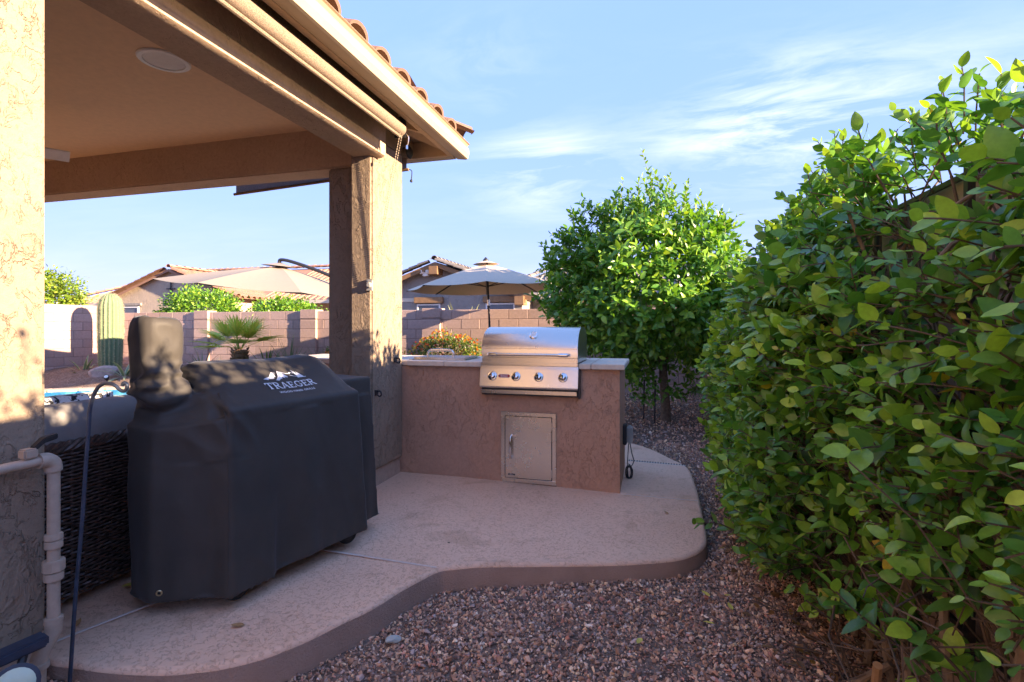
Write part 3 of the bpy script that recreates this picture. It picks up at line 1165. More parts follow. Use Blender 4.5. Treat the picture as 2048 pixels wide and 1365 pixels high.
cl_ = MB().lathe([(0.004, 0.0), (0.018, 0.004), (0.022, 0.02), (0.014, 0.03)], (-2.01, 3.388, 1.50), (0, -1, 0), 12)
cl_.box(-2.035, -1.99, 3.376, 3.387, 1.46, 1.545)
cl_.build('cord_cleat', 'box_grey', s1, smooth=True)
s2 = thing('roller_shade', (-2.9, 4.02, 2.6), 'crooked part-lowered mesh sun shade outside the far beam', 'shade', 'roller shades of the patio')


def s2z(x):
    return 2.44 + (x + 3.80) * 0.050


MB().tube([(x, 3.98, 2.672) for x in (-3.80, -2.9, -2.0)], 0.045, 16).build('roll', 'shade_mesh', s2, smooth=True)
MB().add([(-3.78, 3.985, s2z(-3.78)), (-2.02, 3.985, s2z(-2.02)), (-2.02, 3.985, 2.66), (-3.78, 3.985, 2.66),
          (-3.78, 3.988, s2z(-3.78)), (-2.02, 3.988, s2z(-2.02)), (-2.02, 3.988, 2.66), (-3.78, 3.988, 2.66)],
         [(0, 1, 2, 3), (7, 6, 5, 4), (0, 4, 5, 1)]).build('mesh_panel', 'shade_mesh', s2)
MB().tube([(-3.80, 3.985, s2z(-3.8)), (-2.0, 3.985, s2z(-2.0))], 0.013, 8).build('hem_bar', 'brown_wood', s2, smooth=True)
MB().lathe([(0.05, 0), (0.055, 0.01), (0.03, 0.03)], (-2.0, 3.98, 2.672), (1, 0, 0), 14).build('bracket', 'black_plastic', s2, smooth=True)
lp = MB()
lp.tube(catmull([(-1.995, 3.985, s2z(-2.0)), (-1.97, 3.985, s2z(-2) - 0.02), (-1.975, 3.985, s2z(-2) - 0.09)], 5), 0.004, 6)
lp.lathe([(0.004, 0), (0.012, -0.01), (0.012, -0.022), (0.004, -0.028)], (-1.975, 3.985, s2z(-2) - 0.085), (0, 0, 1), 8)
lp.build('pull_loop', 'black_plastic', s2, smooth=True)

# hooks screwed into the corner column
for (y, z, lab) in ((3.746, 0.929, 'small black hook on the corner column at counter height'), (3.451, 0.70, 'small black hook on the corner column beside the covered grill')):
    mb = MB().box(-2.0, -1.992, y - 0.02, y + 0.02, z - 0.02, z + 0.02)
    mb.tube(catmull([(-1.995, y, z + 0.008), (-1.965, y, z + 0.012), (-1.955, y, z - 0.012), (-1.970, y, z - 0.026), (-1.985, y - 0.004, z - 0.015)], 5), 0.006, 7)
    o = mb.build('wall_hook', 'black_metal', None, smooth=True)
    tag(o, lab, 'hook')

# ------------------------------------------------------------------ block walls
def block_mesh(name, ln, th, h, mat='block_face', bev=0.006):
    return MB().box(-ln / 2, ln / 2, -th / 2, th / 2, -h / 2, h / 2).mesh(name, mat, bevel=bev, seg=1)


BM_FULL = block_mesh('block', 0.393, 0.15, 0.193)
BM_CAP = block_mesh('block', 0.393, 0.15, 0.193)
BM_HALF = block_mesh('block', 0.193, 0.15, 0.193)


def block_wall(name, label, p0, d, length, z0, courses, pilasters=(), face=1):
    """wall along unit vector d from p0; blocks are single pieces over a recessed mortar core"""
    p0 = Vector((p0[0], p0[1], 0))
    d = Vector((d[0], d[1], 0))
    w = thing(name, (p0.x, p0.y, z0), label, 'wall', 'block walls of the yard')
    ang = math.atan2(d.y, d.x)
    nrm = Vector((-d.y, d.x, 0))
    core = MB()
    hgt = courses * 0.2

    def tf(a, b, z):
        q = p0 + d * a + nrm * b
        return (q.x, q.y, z)
    core.box(0.004, length - 0.004, -0.068, 0.068, z0 - 0.3, z0 + hgt - 0.006, tf)
    core.build('mortar', 'block_mortar', w)
    pil_iv = [(a, b) for a, b in pilasters]
    for c in range(courses):
        z = z0 + c * 0.2 + 0.1
        a = -0.2 if c % 2 else 0.0
        while a < length - 0.02:
            lo, hi = max(a, 0), min(a + 0.4, length)
            if hi - lo > 0.1:
                full = hi - lo > 0.3
                o_ = bpy.data.objects.new('block', BM_FULL if full else BM_HALF)
                q = p0 + d * ((lo + hi) / 2) + nrm * random.uniform(-0.002, 0.002)
                o_.location = (q.x, q.y, z)
                o_.rotation_euler = (0, 0, ang + random.uniform(-0.004, 0.004))
                o_.scale = ((hi - lo - 0.007) / (0.393 if full else 0.193), 1, 1)
                link(o_, w)
            a += 0.4
    for (a, b) in pil_iv:
        pm = MB().box(a + 0.006, b - 0.006, -0.13, 0.13, z0 - 0.3, z0 + hgt + 0.02, tf).build('pilaster', 'block_mortar', w)
        for c in range(courses):
            z = z0 + c * 0.2 + 0.1 + (0.03 if c == courses - 1 else 0)
            blk = MB().box(a, b, -0.137, 0.137, z - 0.0965, z + (0.0965 if c < courses - 1 else 0.10), tf)
            blk.build('block', 'block_face', pm, bevel=0.006, seg=1)
    return w


block_wall('block_wall', 'long grey-pink block wall across the back of the yard', (-12.95, 9.875), (1, 0), 13.9, -0.05, 8,
           pilasters=((2.50, 2.90), (5.43, 5.83), (8.36, 8.76)))
block_wall('block_wall', 'sunlit block wall on the far left beyond the pool', (-12.98, 5.4), (0, 1), 4.4, -0.09, 9)
block_wall('block_wall', 'block wall on the right behind the leafy hedge', (1.03, -2.6), (0, 1), 12.4, -0.11, 9)

# ------------------------------------------------------------------ barbecue island
isl = thing('barbecue_island', (-1.1, 4.2, 0), 'brown stucco barbecue island with stone counter beside the column', 'island')
FY = 3.885
# body with an opening for the grill
body = MB()
body.box(-3.3, -1.285, FY, 4.60, -0.08, 0.872)
body.box(-0.555, -0.236, FY, 4.60, -0.08, 0.872)
body.box(-1.2855, -0.5545, FY + 0.0, 4.60, -0.08, 0.665)
bo = body.build('body', 'stucco_island', isl)
tag(bo, 'brown skip-trowel stucco base')
# counter pieces
xs_l = [-3.3, -2.96, -2.62, -2.28, -1.95, -1.62, -1.302]
for i in range(len(xs_l) - 1):
    for (ya, yb) in ((3.845, 4.235), (4.238, 4.635)):
        if xs_l[i + 1] <= -1.9 and ya < 3.9:
            ya = 3.885
        MB().box(xs_l[i] + 0.0015, xs_l[i + 1] - 0.0015, ya, yb, 0.876, 0.915).build('counter_tile', 'counter_tile', isl, bevel=0.005, seg=2)
for (xa, xb) in ((-0.537, -0.445), (-0.442, -0.198)):
    for (ya, yb) in ((3.845, 4.235), (4.238, 4.635)):
        MB().box(xa, xb - 0.002, ya, yb, 0.876, 0.915).build('counter_tile', 'counter_tile', isl, bevel=0.005, seg=2)
for (xa, xb) in ((-1.300, -0.92), (-0.918, -0.539)):
    MB().box(xa, xb, 4.42, 4.635, 0.876, 0.915).build('counter_tile', 'counter_tile', isl, bevel=0.005, seg=2)
# access door: frame, panel, handle, hinges, maker's plate
zs = slab_z(-0.93)
fr = MB()
X0, X1, Z0, Z1 = -1.150, -0.712, -0.018, 0.530
for (a, b, c, d) in ((X0, X1, Z1 - 0.031, Z1), (X0, X1, Z0, Z0 + 0.031), (X0, X0 + 0.031, Z0 + 0.031, Z1 - 0.031), (X1 - 0.031, X1, Z0 + 0.031, Z1 - 0.031)):
    fr.box(a, b, FY - 0.010, FY + 0.01, c, d)
fr = fr.build('door_frame', 'steel_dull', isl, bevel=0.0015, seg=1)
MB().box(X0 + 0.030, X1 - 0.030, FY - 0.002, FY + 0.008, Z0 + 0.030, Z1 - 0.030).build('gasket', 'rubber', fr)
dp = MB().box(X0 + 0.036, X1 - 0.036, FY - 0.012, FY + 0.004, Z0 + 0.036, Z1 - 0.036).build('door', 'steel_dull', isl, bevel=0.002, seg=2)
hx = X0 + 0.085
MB().tube(catmull([(hx, FY - 0.012, 0.345), (hx, FY - 0.036, 0.338), (hx, FY - 0.044, 0.31), (hx, FY - 0.046, 0.26), (hx, FY - 0.044, 0.21), (hx, FY - 0.036, 0.182), (hx, FY - 0.012, 0.175)], 5), 0.010, 12).build('handle', 'chrome', dp, smooth=True)
for hz_ in (0.43, 0.07):
    MB().box(X1 - 0.037, X1 - 0.031, FY - 0.016, FY, hz_ - 0.03, hz_ + 0.03).build('hinge', 'steel_brushed', dp)
pl = MB().box(-1.090, -1.035, FY - 0.0135, FY - 0.011, 0.037, 0.049).build('name_plate', 'black_plastic', dp)


def text_mesh(body_, size, mat, name, m4, parent, extrude=0.0006, spacing=1.0, bold=0.0):
    cu = bpy.data.curves.new(name, 'FONT')
    cu.body = body_
    cu.size = size
    cu.extrude = extrude
    cu.offset = bold
    cu.align_x = 'CENTER'
    cu.align_y = 'CENTER'
    cu.space_character = spacing
    tmp = bpy.data.objects.new('tmp', cu)
    COL.objects.link(tmp)
    bpy.context.view_layer.update()
    me_ = bpy.data.meshes.new_from_object(tmp.evaluated_get(bpy.context.evaluated_depsgraph_get()))
    bpy.data.objects.remove(tmp)
    bpy.data.curves.remove(cu)
    me_.transform(m4)
    me_.materials.clear()
    me_.materials.append(MATS[mat])
    me_.name = name
    o_ = bpy.data.objects.new(name, me_)
    return link(o_, parent)


FACE_NEG_Y = Matrix.Rotation(R(90), 4, 'X')
text_mesh('BULL', 0.013, 'logo_white', 'lettering', Matrix.Translation((-1.0625, FY - 0.0142, 0.043)) @ FACE_NEG_Y, pl, 0.0003, 1.15)
# counter-sunk cooler lid
lid = thing('cooler_lid', (-1.75, 4.2, 0.915), 'steel drop-in cooler lid with arched handle on the counter', 'lid')
MB().box(-2.0, -1.485, 3.985, 4.36, 0.9155, 0.921).build('flange', 'steel_brushed', lid, bevel=0.002, seg=1)
MB().box(-1.97, -1.50, 4.01, 4.335, 0.9215, 0.938).build('lid', 'steel_brushed', lid, bevel=0.005, seg=2)
hy = 4.09
MB().tube(catmull([(-1.868, hy, 0.936), (-1.866, hy, 0.972), (-1.848, hy, 0.990), (-1.815, hy, 0.995), (-1.69, hy, 0.995), (-1.655, hy, 0.990), (-1.637, hy, 0.972), (-1.635, hy, 0.936)], 5), 0.0105, 12).build('handle', 'steel_brushed', lid, smooth=True)
# outlet box and cord on the island's end
ob = thing('outlet_box', (-0.236, 4.32, 0.3), 'grey weatherproof outlet box on the end of the island', 'outlet')
MB().box(-0.236, -0.205, 4.26, 4.37, 0.235, 0.395).build('back_box', 'black_plastic', ob, bevel=0.006)
MB().box(-0.2045, -0.158, 4.268, 4.362, 0.245, 0.385).build('cover', 'box_grey', ob, bevel=0.012, seg=3)
cord = MB()
cord.tube(catmull([(-0.19, 4.30, 0.245), (-0.195, 4.295, 0.17), (-0.20, 4.29, 0.06), (-0.195, 4.285, -0.01)], 6), 0.004, 6)
cord.tube(catmull([(-0.18, 4.31, 0.245), (-0.165, 4.31, 0.16), (-0.15, 4.305, 0.10), (-0.175, 4.295, 0.05)], 6), 0.004, 6)
for k in range(5):
    ox = random.uniform(-0.01, 0.01)
    cord.tube(catmull([(-0.185 + ox + 0.022 * math.sin(t_a), 4.285 + 0.012 * k * 0.6 + 0.006 * math.cos(3 * t_a), 0.01 - 0.0 + 0.055 * math.cos(t_a) + random.uniform(-0.008, 0.008)) for t_a in np.linspace(0, 6.0, 9)], 4), 0.004, 6)
cord = cord.build('power_cord', 'black_plastic', None, smooth=True)
tag(cord, 'black power cord coiled below the outlet box', 'cord')

# ------------------------------------------------------------------ built-in grill
gr = thing('gas_grill', (-0.92, 3.9, 0.67), 'stainless steel gas grill with domed hood set in the island', 'grill')
GX0, GX1 = -1.297, -0.541
dome = [(3.835, 0.958), (3.835, 1.026)]
for k in range(1, 12):
    a = R(90) * k / 11
    dome.append((3.84 + 0.235 * (1 - math.cos(a)), 1.03 + 0.163 * math.sin(a)))
dome += [(4.26, 1.193), (4.345, 1.16), (4.385, 1.09), (4.39, 0.958)]
hood = MB().extrude(dome, 'x', GX0, GX1).build('hood', 'steel_brushed', gr, smooth=True, bevel=0.003, seg=2)
MB().box(GX0 + 0.004, GX1 - 0.004, 3.829, 3.8345, 1.0245, 1.0295).build('seam', 'steel_dull', hood)
mb = MB()
for k in range(6):
    a = R(90) * (k * 2 + 0.5) / 11
    for x in (GX0 + 0.012, GX1 - 0.012):
        c_ = Vector((x, 3.84 + 0.235 * (1 - math.cos(a)), 1.03 + 0.163 * math.sin(a)))
        nrm = Vector((0, -math.cos(a), math.sin(a)))
        mb.lathe([(0.004, 0), (0.003, 0.002)], c_, nrm, 8)
mb.build('rivet', 'chrome', hood)
hz_ = 0.982
MB().tube([(-1.19, 3.775, hz_), (-0.64, 3.775, hz_)], 0.0105, 14).build('handle_bar', 'steel_brushed', hood, smooth=True)
for xa, xb in ((-1.225, -1.15), (-0.68, -0.605)):
    MB().tube([(xa, 3.775, hz_), (xa + 0.006, 3.775, hz_), (xb - 0.006, 3.775, hz_), (xb, 3.775, hz_)], [0.009, 0.0145, 0.0145, 0.009], 14).tube(
        [((xa + xb) / 2, 3.775, hz_), ((xa + xb) / 2, 3.836, hz_ + 0.002)], 0.008, 10).build('handle_end', 'chrome', hood, smooth=True)
a = R(36)
tc0 = Vector((-0.889, 3.84 + 0.235 * (1 - math.cos(a)), 1.03 + 0.163 * math.sin(a)))
tn = Vector((0, -math.cos(a), math.sin(a) * 1.2)).normalized()
th_ = MB().lathe([(0.030, -0.005), (0.032, 0.004), (0.032, 0.012), (0.027, 0.016), (0.025, 0.014)], tc0, tn, 28).build('thermometer', 'chrome', hood, smooth=True)
MB().lathe([(0.0248, 0.0135), (0.02, 0.0142)], tc0, tn, 24).build('dial', 'white_plastic', th_, smooth=True)
# firebox lip and control panel
MB().box(GX0 + 0.002, GX1 - 0.002, 3.842, 4.40, 0.918, 0.955).build('firebox', 'steel_brushed', gr, bevel=0.003)
MB().box(GX0 - 0.002, GX1 + 0.002, 3.826, 3.90, 0.895, 0.9175).build('top_rail', 'steel_brushed', gr, bevel=0.004)
cp = [(3.838, 0.893), (3.832, 0.868), (3.806, 0.735), (3.812, 0.722), (3.882, 0.722), (3.882, 0.893)]
panel = MB().extrude(cp, 'x', GX0 - 0.008, GX1 + 0.004).build('control_panel', 'steel_brushed', gr, bevel=0.002, seg=2)
MB().box(GX0 + 0.03, GX1 - 0.03, 3.8375, 3.8405, 0.8945, 0.8952).build('vent_gap', 'black_metal', panel)
MB().box(GX0 + 0.004, GX1 - 0.002, 3.835, 3.884, 0.664, 0.7215).build('recess_shade', 'black_metal', gr)  # solid black box puts in the shade above and below the drip tray
MB().box(GX0 + 0.002, GX1 - 0.006, 3.818, 3.8345, 0.678, 0.706).build('drip_tray', 'steel_brushed', gr, bevel=0.002)
MB().box(GX1 + 0.0045, GX1 + 0.016, 3.83, 3.884, 0.655, 0.873).build('liner_edge', 'black_metal', gr)
pn = Vector((0, -0.981, 0.19)).normalized()


def panel_y(z):
    return 3.806 + (z - 0.735) / (0.868 - 0.735) * 0.026


for x in (-1.203, -1.014, -0.836, -0.650):
    z = 0.812
    c_ = Vector((x, panel_y(z), z))
    kb = MB().lathe([(0.036, -0.002), (0.036, 0.004), (0.033, 0.007), (0.028, 0.008)], c_, pn, 28).build('knob', 'chrome', panel, smooth=True)
    MB().lathe([(0.026, 0.007), (0.0265, 0.022), (0.024, 0.032), (0.017, 0.036)], c_, pn, 24).tube(
        [c_ + pn * 0.035 + Vector((0, 0, 0.018)), c_ + pn * 0.035 - Vector((0, 0, 0.018))], 0.006, 8).build('knob_cap', 'chrome', kb, smooth=True)
bz = 0.814
bd = MB()
ang_p = math.atan2(0.026, 0.133)
mpl = Matrix.Translation((-1.108, panel_y(bz), bz)) @ Matrix.Rotation(R(90) - ang_p * 1.0, 4, 'X')
pts = []
for (cx0, sx) in ((0.034, 1), (-0.034, -1)):
    for k in range(9):
        a = -math.pi / 2 + math.pi * k / 8
        pts.append((cx0 + sx * 0.012 * math.cos(a), (0.012 * math.sin(a)) * (1 if sx > 0 else -1)))
bdm = MB().prism(pts, 0.0005, 0.0035)
bdm.v = [tuple(mpl @ Vector(p)) for p in bdm.v]
bd = bdm.build('badge', 'badge_red', panel)
rim_pts = [Vector((x * 1.0, y * 1.0, 0.0032)) for x, y in pts] + [Vector((pts[0][0], pts[0][1], 0.0032))]
rmb = MB().tube(rim_pts, 0.0012, 5)
rmb.v = [tuple(mpl @ Vector(p)) for p in rmb.v]
rmb.build('badge_rim', 'logo_white', bd)
text_mesh('BULLS', 0.0205, 'logo_white', 'badge_lettering', mpl @ Matrix.Translation((0, 0, 0.0042)), bd, 0.0004, 1.02, 0.0004)
MB().lathe([(0.005, 0), (0.005, 0.004), (0.002, 0.006)], (-1.262, panel_y(0.812), 0.812), pn, 10).build('igniter', 'chrome', panel, smooth=True)

# ------------------------------------------------------------------ covered pellet grill
P0 = Vector((-1.738, 1.805, 0))
EU = Vector((0.2276, 0.9738, 0))
EV = Vector((-0.9738, 0.2276, 0))


def uvz(u, v, z):
    p = P0 + EU * u + EV * v
    return Vector((p.x, p.y, z))


pg = thing('covered_grill', (-1.7, 2.2, 0), 'wheeled pellet grill under a fitted black fabric cover', 'grill')


def loft(mb_, rings_):
    n_ = len(rings_[0])
    v_ = [uvz(*p) for r_ in rings_ for p in r_]
    f_ = [tuple(range(n_ - 1, -1, -1)), tuple((len(rings_) - 1) * n_ + k for k in range(n_))]
    for i in range(len(rings_) - 1):
        for k in range(n_):
            f_.append((i * n_ + k, i * n_ + (k + 1) % n_, (i + 1) * n_ + (k + 1) % n_, (i + 1) * n_ + k))
    mb_.add(v_, f_)


cv = MB()
# skirt
loft(cv, [[(-0.02, -0.040, 0.05), (0.18, -0.045, 0.045), (0.21, -0.022, 0.065), (0.76, -0.030, 0.065), (0.79, 0.03, 0.06), (0.80, 0.60, 0.05), (-0.10, 0.53, 0.05), (-0.232, 0.35, 0.06), (-0.205, 0.215, 0.045), (-0.085, 0.06, 0.05)],
          [(-0.008, -0.016, 0.45), (0.17, -0.018, 0.45), (0.22, -0.012, 0.45), (0.752, -0.014, 0.45), (0.772, 0.03, 0.45), (0.78, 0.58, 0.45), (-0.10, 0.51, 0.45), (-0.245, 0.34, 0.45), (-0.215, 0.205, 0.45), (-0.09, 0.055, 0.45)],
          [(0.004, 0.0, 0.815), (0.17, 0.0, 0.822), (0.22, 0.0, 0.824), (0.742, 0.0, 0.828), (0.756, 0.03, 0.828), (0.756, 0.56, 0.82), (-0.08, 0.47, 0.80), (-0.242, 0.33, 0.79), (-0.205, 0.195, 0.77), (-0.075, 0.055, 0.79)]])


def lid_prof(sc_=1.0, dz=0.0):
    return [(0.0, 0.80), (0.0, 0.832), (0.012, 0.844), (0.12, 0.918 + dz), (0.22, 0.985 + dz), (0.29, 1.025 + dz), (0.36, 1.036 + dz), (0.44, 1.02 + dz), (0.55, 0.93 + dz), (0.59, 0.80)]


us = [(-0.01, -0.035), (0.06, -0.005), (0.2, -0.006), (0.4, -0.012), (0.58, -0.002), (0.66, 0.004), (0.715, -0.012), (0.742, -0.04)]
rings_ = []
for (u, dz) in us:
    rings_.append([(u, v_, z_ + (dz if z_ > 0.9 else 0)) for v_, z_ in lid_prof()])
loft(cv, rings_)
# hopper shoulder
loft(cv, [[(0.03, 0.04, 0.70), (0.03, 0.54, 0.70), (-0.09, 0.46, 0.70), (-0.222, 0.33, 0.70), (-0.196, 0.20, 0.70), (-0.08, 0.055, 0.70)],
          [(0.04, 0.04, 0.83), (0.04, 0.54, 0.85), (-0.08, 0.45, 0.84), (-0.215, 0.33, 0.83), (-0.18, 0.21, 0.81), (-0.06, 0.07, 0.81)],
          [(0.05, 0.16, 0.935), (0.05, 0.5, 0.95), (-0.1, 0.48, 0.92), (-0.17, 0.38, 0.90), (-0.14, 0.26, 0.88), (-0.03, 0.16, 0.89)]])
# stack hood
def sq(cu_, cvv, hu, hv, z, nn=12, tilt=0.0):
    out = []
    for k in range(nn):
        a = 2 * math.pi * k / nn
        ca, sa = math.cos(a), math.sin(a)
        e = 0.55
        uu = math.copysign(abs(ca) ** e, ca) * hu
        out.append((cu_ + uu, cvv + math.copysign(abs(sa) ** e, sa) * hv, z + tilt * uu))
    return out


loft(cv, [sq(-0.105, 0.275, 0.03, 0.05, 0.800), sq(-0.12, 0.275, 0.070, 0.085, 0.845), sq(-0.135, 0.285, 0.098, 0.10, 0.905), sq(-0.142, 0.30, 0.092, 0.096, 0.955),
          sq(-0.142, 0.30, 0.082, 0.088, 0.985), sq(-0.140, 0.30, 0.080, 0.086, 1.02), sq(-0.142, 0.30, 0.084, 0.090, 1.10), sq(-0.142, 0.30, 0.086, 0.092, 1.205, tilt=-0.05), sq(-0.142, 0.30, 0.074, 0.082, 1.232, tilt=-0.08)])
# side shelf
loft(cv, [[(0.74, 0.085, 0.06), (1.0, 0.08, 0.058), (1.03, 0.54, 0.06), (0.74, 0.54, 0.06)],
          [(0.74, 0.105, 0.5), (0.968, 0.095, 0.5), (0.985, 0.53, 0.5), (0.74, 0.53, 0.5)],
          [(0.74, 0.12, 0.895), (0.94, 0.105, 0.898), (0.95, 0.52, 0.90), (0.74, 0.52, 0.905)]])
tmp_me = cv.mesh('tmp_cover')
tmp = bpy.data.objects.new('tmp_cover', tmp_me)
COL.objects.link(tmp)
md = tmp.modifiers.new('r', 'REMESH')
md.mode = 'VOXEL'
md.voxel_size = 0.0085
bpy.context.view_layer.update()
cme = bpy.data.meshes.new_from_object(tmp.evaluated_get(bpy.context.evaluated_depsgraph_get()))
bpy.data.objects.remove(tmp)
bm = bmesh.new()
bm.from_mesh(cme)
for _ in range(3):
    bmesh.ops.smooth_vert(bm, verts=bm.verts, factor=0.5, use_axis_x=True, use_axis_y=True, use_axis_z=True)
bm.normal_update()
from mathutils import noise as mnoise


def ridged(p, s):
    return 1 - abs(mnoise.noise(p * s)) * 2


moves = []
for v_ in bm.verts:
    q = v_.co - P0
    u, v, z = q.dot(EU), q.dot(EV), v_.co.z
    n_ = v_.normal
    d = 0.0
    horiz = 1 - abs(n_.z)
    if z < 0.80:
        amp = 0.0035 + 0.011 * (0.80 - z) / 0.75
        s_ = u * 1.0 - v * 0.8
        d += amp * horiz * (0.7 * math.sin(s_ * 17 + 0.8 + 0.4 * z) + 0.5 * math.sin(s_ * 31 + 1.9))
        d += 0.004 * horiz * mnoise.noise(Vector((u * 5, v * 5, z * 1.2)))
        d += 0.006 * horiz * max(0, ridged(Vector((u * 1.0 + z * 0.35, v, z * 0.45)), 4.2) - 0.55)
    # drawn-in neck and crumpled hood of the stack
    du, dv = u + 0.14, v - 0.29
    rr = math.hypot(du, dv)
    near = math.exp(-(max(0, rr - 0.10) / 0.09) ** 2)
    if z > 0.62:
        w_ = near * math.exp(-((z - 0.93) / 0.10) ** 2)
        d += w_ * 0.026 * (ridged(Vector((u, v, z * 2.2)), 8.0) - 0.5)
        if z > 0.97:
            d += near * 0.013 * (ridged(Vector((u * 1.1 + z * 0.8, v * 1.1, z * 0.7 - u)), 6.5) - 0.55)
        d += near * 0.006 * mnoise.noise(Vector((u * 12, v * 12, z * 7)))
        sh = math.exp(-((u + 0.02) / 0.14) ** 2) * (1 if z < 0.97 else 0.3)
        d += sh * 0.009 * (ridged(Vector((u * 1.2 + z * 0.9, v * 0.8, z * 0.7)), 8.0) - 0.5)
    if z > 0.85 and u > 0.05:
        d += 0.004 * mnoise.noise(Vector((u * 4, v * 6, 1.7)))
    moves.append(n_ * d)
for v_, mvec in zip(bm.verts, moves):
    v_.co += mvec
bmesh.ops.smooth_vert(bm, verts=bm.verts, factor=0.4, use_axis_x=True, use_axis_y=True, use_axis_z=True)
bm.normal_update()
cover_bvh = BVHTree.FromBMesh(bm)
bm.to_mesh(cme)
bm.free()
cme.polygons.foreach_set('use_smooth', [True] * len(cme.polygons))
cme.materials.clear()
cme.materials.append(MATS['cover_fabric'])
cme.name = 'cover'
cover = link(bpy.data.objects.new('cover', cme), pg)


def on_cover_down(u, v, off=0.0015):
    p = uvz(u, v, 1.6)
    hit = cover_bvh.ray_cast(p, Vector((0, 0, -1)))
    return hit[0] + hit[1] * off


# seam piping down the front left corner and along the shoulder
sp_ = []
for (u, v, z) in ((0.02, 0.12, 0.90), (0.01, 0.09, 0.88), (-0.012, 0.03, 0.83), (-0.02, 0.0, 0.78), (-0.02, -0.01, 0.6), (-0.025, -0.02, 0.4), (-0.03, -0.03, 0.2), (-0.03, -0.035, 0.06)):
    h_ = cover_bvh.find_nearest(uvz(u, v, z))
    sp_.append(h_[0] + h_[1] * 0.0006)
MB().tube(catmull(sp_, 5), 0.0028, 6).build('seam', 'cover_fabric', cover, smooth=True)
# front top fold is left to the cloth; grommet low on the left face
hg = cover_bvh.find_nearest(Vector((-1.96, 1.66, 0.095)))
gm = MB().lathe([(0.0125, -0.001), (0.0125, 0.002), (0.010, 0.0035), (0.007, 0.003), (0.0065, 0.0005)], hg[0], hg[1], 20).build('grommet', 'brass', cover, smooth=True)
MB().lathe([(0.0064, 0.0005), (0.006, 0.0012)], hg[0], hg[1], 16).build('eyelet', 'rubber', gm)

# printed logo, laid on the cloth
def stroke(mb_, pts_, w):
    """flat polyline in (u,v) logo space"""
    for (a, b) in zip(pts_[:-1], pts_[1:]):
        a, b = Vector(a), Vector(b)
        d_ = (b - a)
        if d_.length < 1e-6:
            continue
        d_.normalize()
        n_ = Vector((-d_.y, d_.x)) * w / 2
        ex = d_ * w * 0.15
        q = [a - ex - n_, b + ex - n_, b + ex + n_, a - ex + n_]
        mb_.append([(p_.x, p_.y) for p_ in q])


def letters():
    G = {}
    s_ = 0.17
    def ser(x, y, w=0.34):
        return ([(x - w / 2, y), (x + w / 2, y)], 0.09)
    G['T'] = (0.86, [([(0.43, 0.04), (0.43, 0.96)], s_), ([(0.03, 0.95), (0.83, 0.95)], 0.11), ([(0.06, 0.95), (0.06, 0.72)], 0.10), ([(0.80, 0.95), (0.80, 0.72)], 0.10), ser(0.43, 0.045)])
    arc = [(0.22 + 0.28, 0.94), (0.64, 0.90), (0.70, 0.76), (0.66, 0.60), (0.50, 0.53)]
    G['R'] = (0.92, [([(0.2, 0.04), (0.2, 0.96)], s_), ([(0.05, 0.95), (0.5, 0.95)], 0.10), (arc, 0.14), ([(0.2, 0.52), (0.5, 0.52)], 0.10), ([(0.46, 0.52), (0.76, 0.05)], s_), ser(0.2, 0.045), ([(0.70, 0.045), (0.92, 0.045)], 0.09)])
    G['A'] = (0.92, [([(0.13, 0.04), (0.44, 0.95)], 0.11), ([(0.48, 0.96), (0.80, 0.04)], s_), ([(0.25, 0.33), (0.66, 0.33)], 0.10), ser(0.13, 0.045, 0.26), ser(0.80, 0.045, 0.28)])
    G['E'] = (0.80, [([(0.2, 0.04), (0.2, 0.96)], s_), ([(0.05, 0.95), (0.70, 0.95)], 0.10), ([(0.05, 0.05), (0.74, 0.05)], 0.10), ([(0.2, 0.51), (0.52, 0.51)], 0.10), ([(0.69, 0.95), (0.69, 0.74)], 0.09), ([(0.73, 0.05), (0.73, 0.27)], 0.09), ([(0.52, 0.62), (0.52, 0.40)], 0.08)])
    G['G'] = (0.94, [([(0.78, 0.72), (0.76, 0.88), (0.60, 0.96), (0.40, 0.95), (0.22, 0.82), (0.14, 0.58), (0.16, 0.34), (0.28, 0.13), (0.48, 0.05), (0.66, 0.09), (0.76, 0.20), (0.77, 0.42)], 0.14), ([(0.58, 0.43), (0.92, 0.43)], 0.09), ([(0.78, 0.95), (0.78, 0.72)], 0.08)])
    return G


def text_quads(word, u0, v0, width, h):
    G = letters()
    tot = sum(G[c][0] for c in word) + 0.03 * (len(word) - 1)
    k = width / tot
    x = 0
    out = []
    for c in word:
        adv, strokes = G[c]
        tmpq = []
        for pts_, w in strokes:
            stroke(tmpq, [((x + a)) and (x + a, b) for a, b in pts_], w)
        for q in tmpq:
            out.append([(u0 + a * k, v0 + b * h) for a, b in q])
        x += adv + 0.03
    return out


def project_polys(name, polys, parent, mat='logo_white', lean=0.0):
    v_, f_ = [], []
    for q in polys:
        o_ = len(v_)
        for (a, b) in q:
            v_.append(on_cover_down(a, b, 0.0042))
        f_.append(tuple(range(o_, o_ + len(q))))
    me_ = MB().add(v_, f_).mesh(name, mat)
    o_ = bpy.data.objects.new(name, me_)
    return link(o_, parent)


def fit(q, u0, u1, v0, v1):
    return [[(u0 + a * (u1 - u0), v0 + b * (v1 - v0)) for a, b in poly] for poly in q]


logo = project_polys('logo_lettering', text_quads('TRAEGER', 0.243, 0.083, 0.282, 0.044), cover)
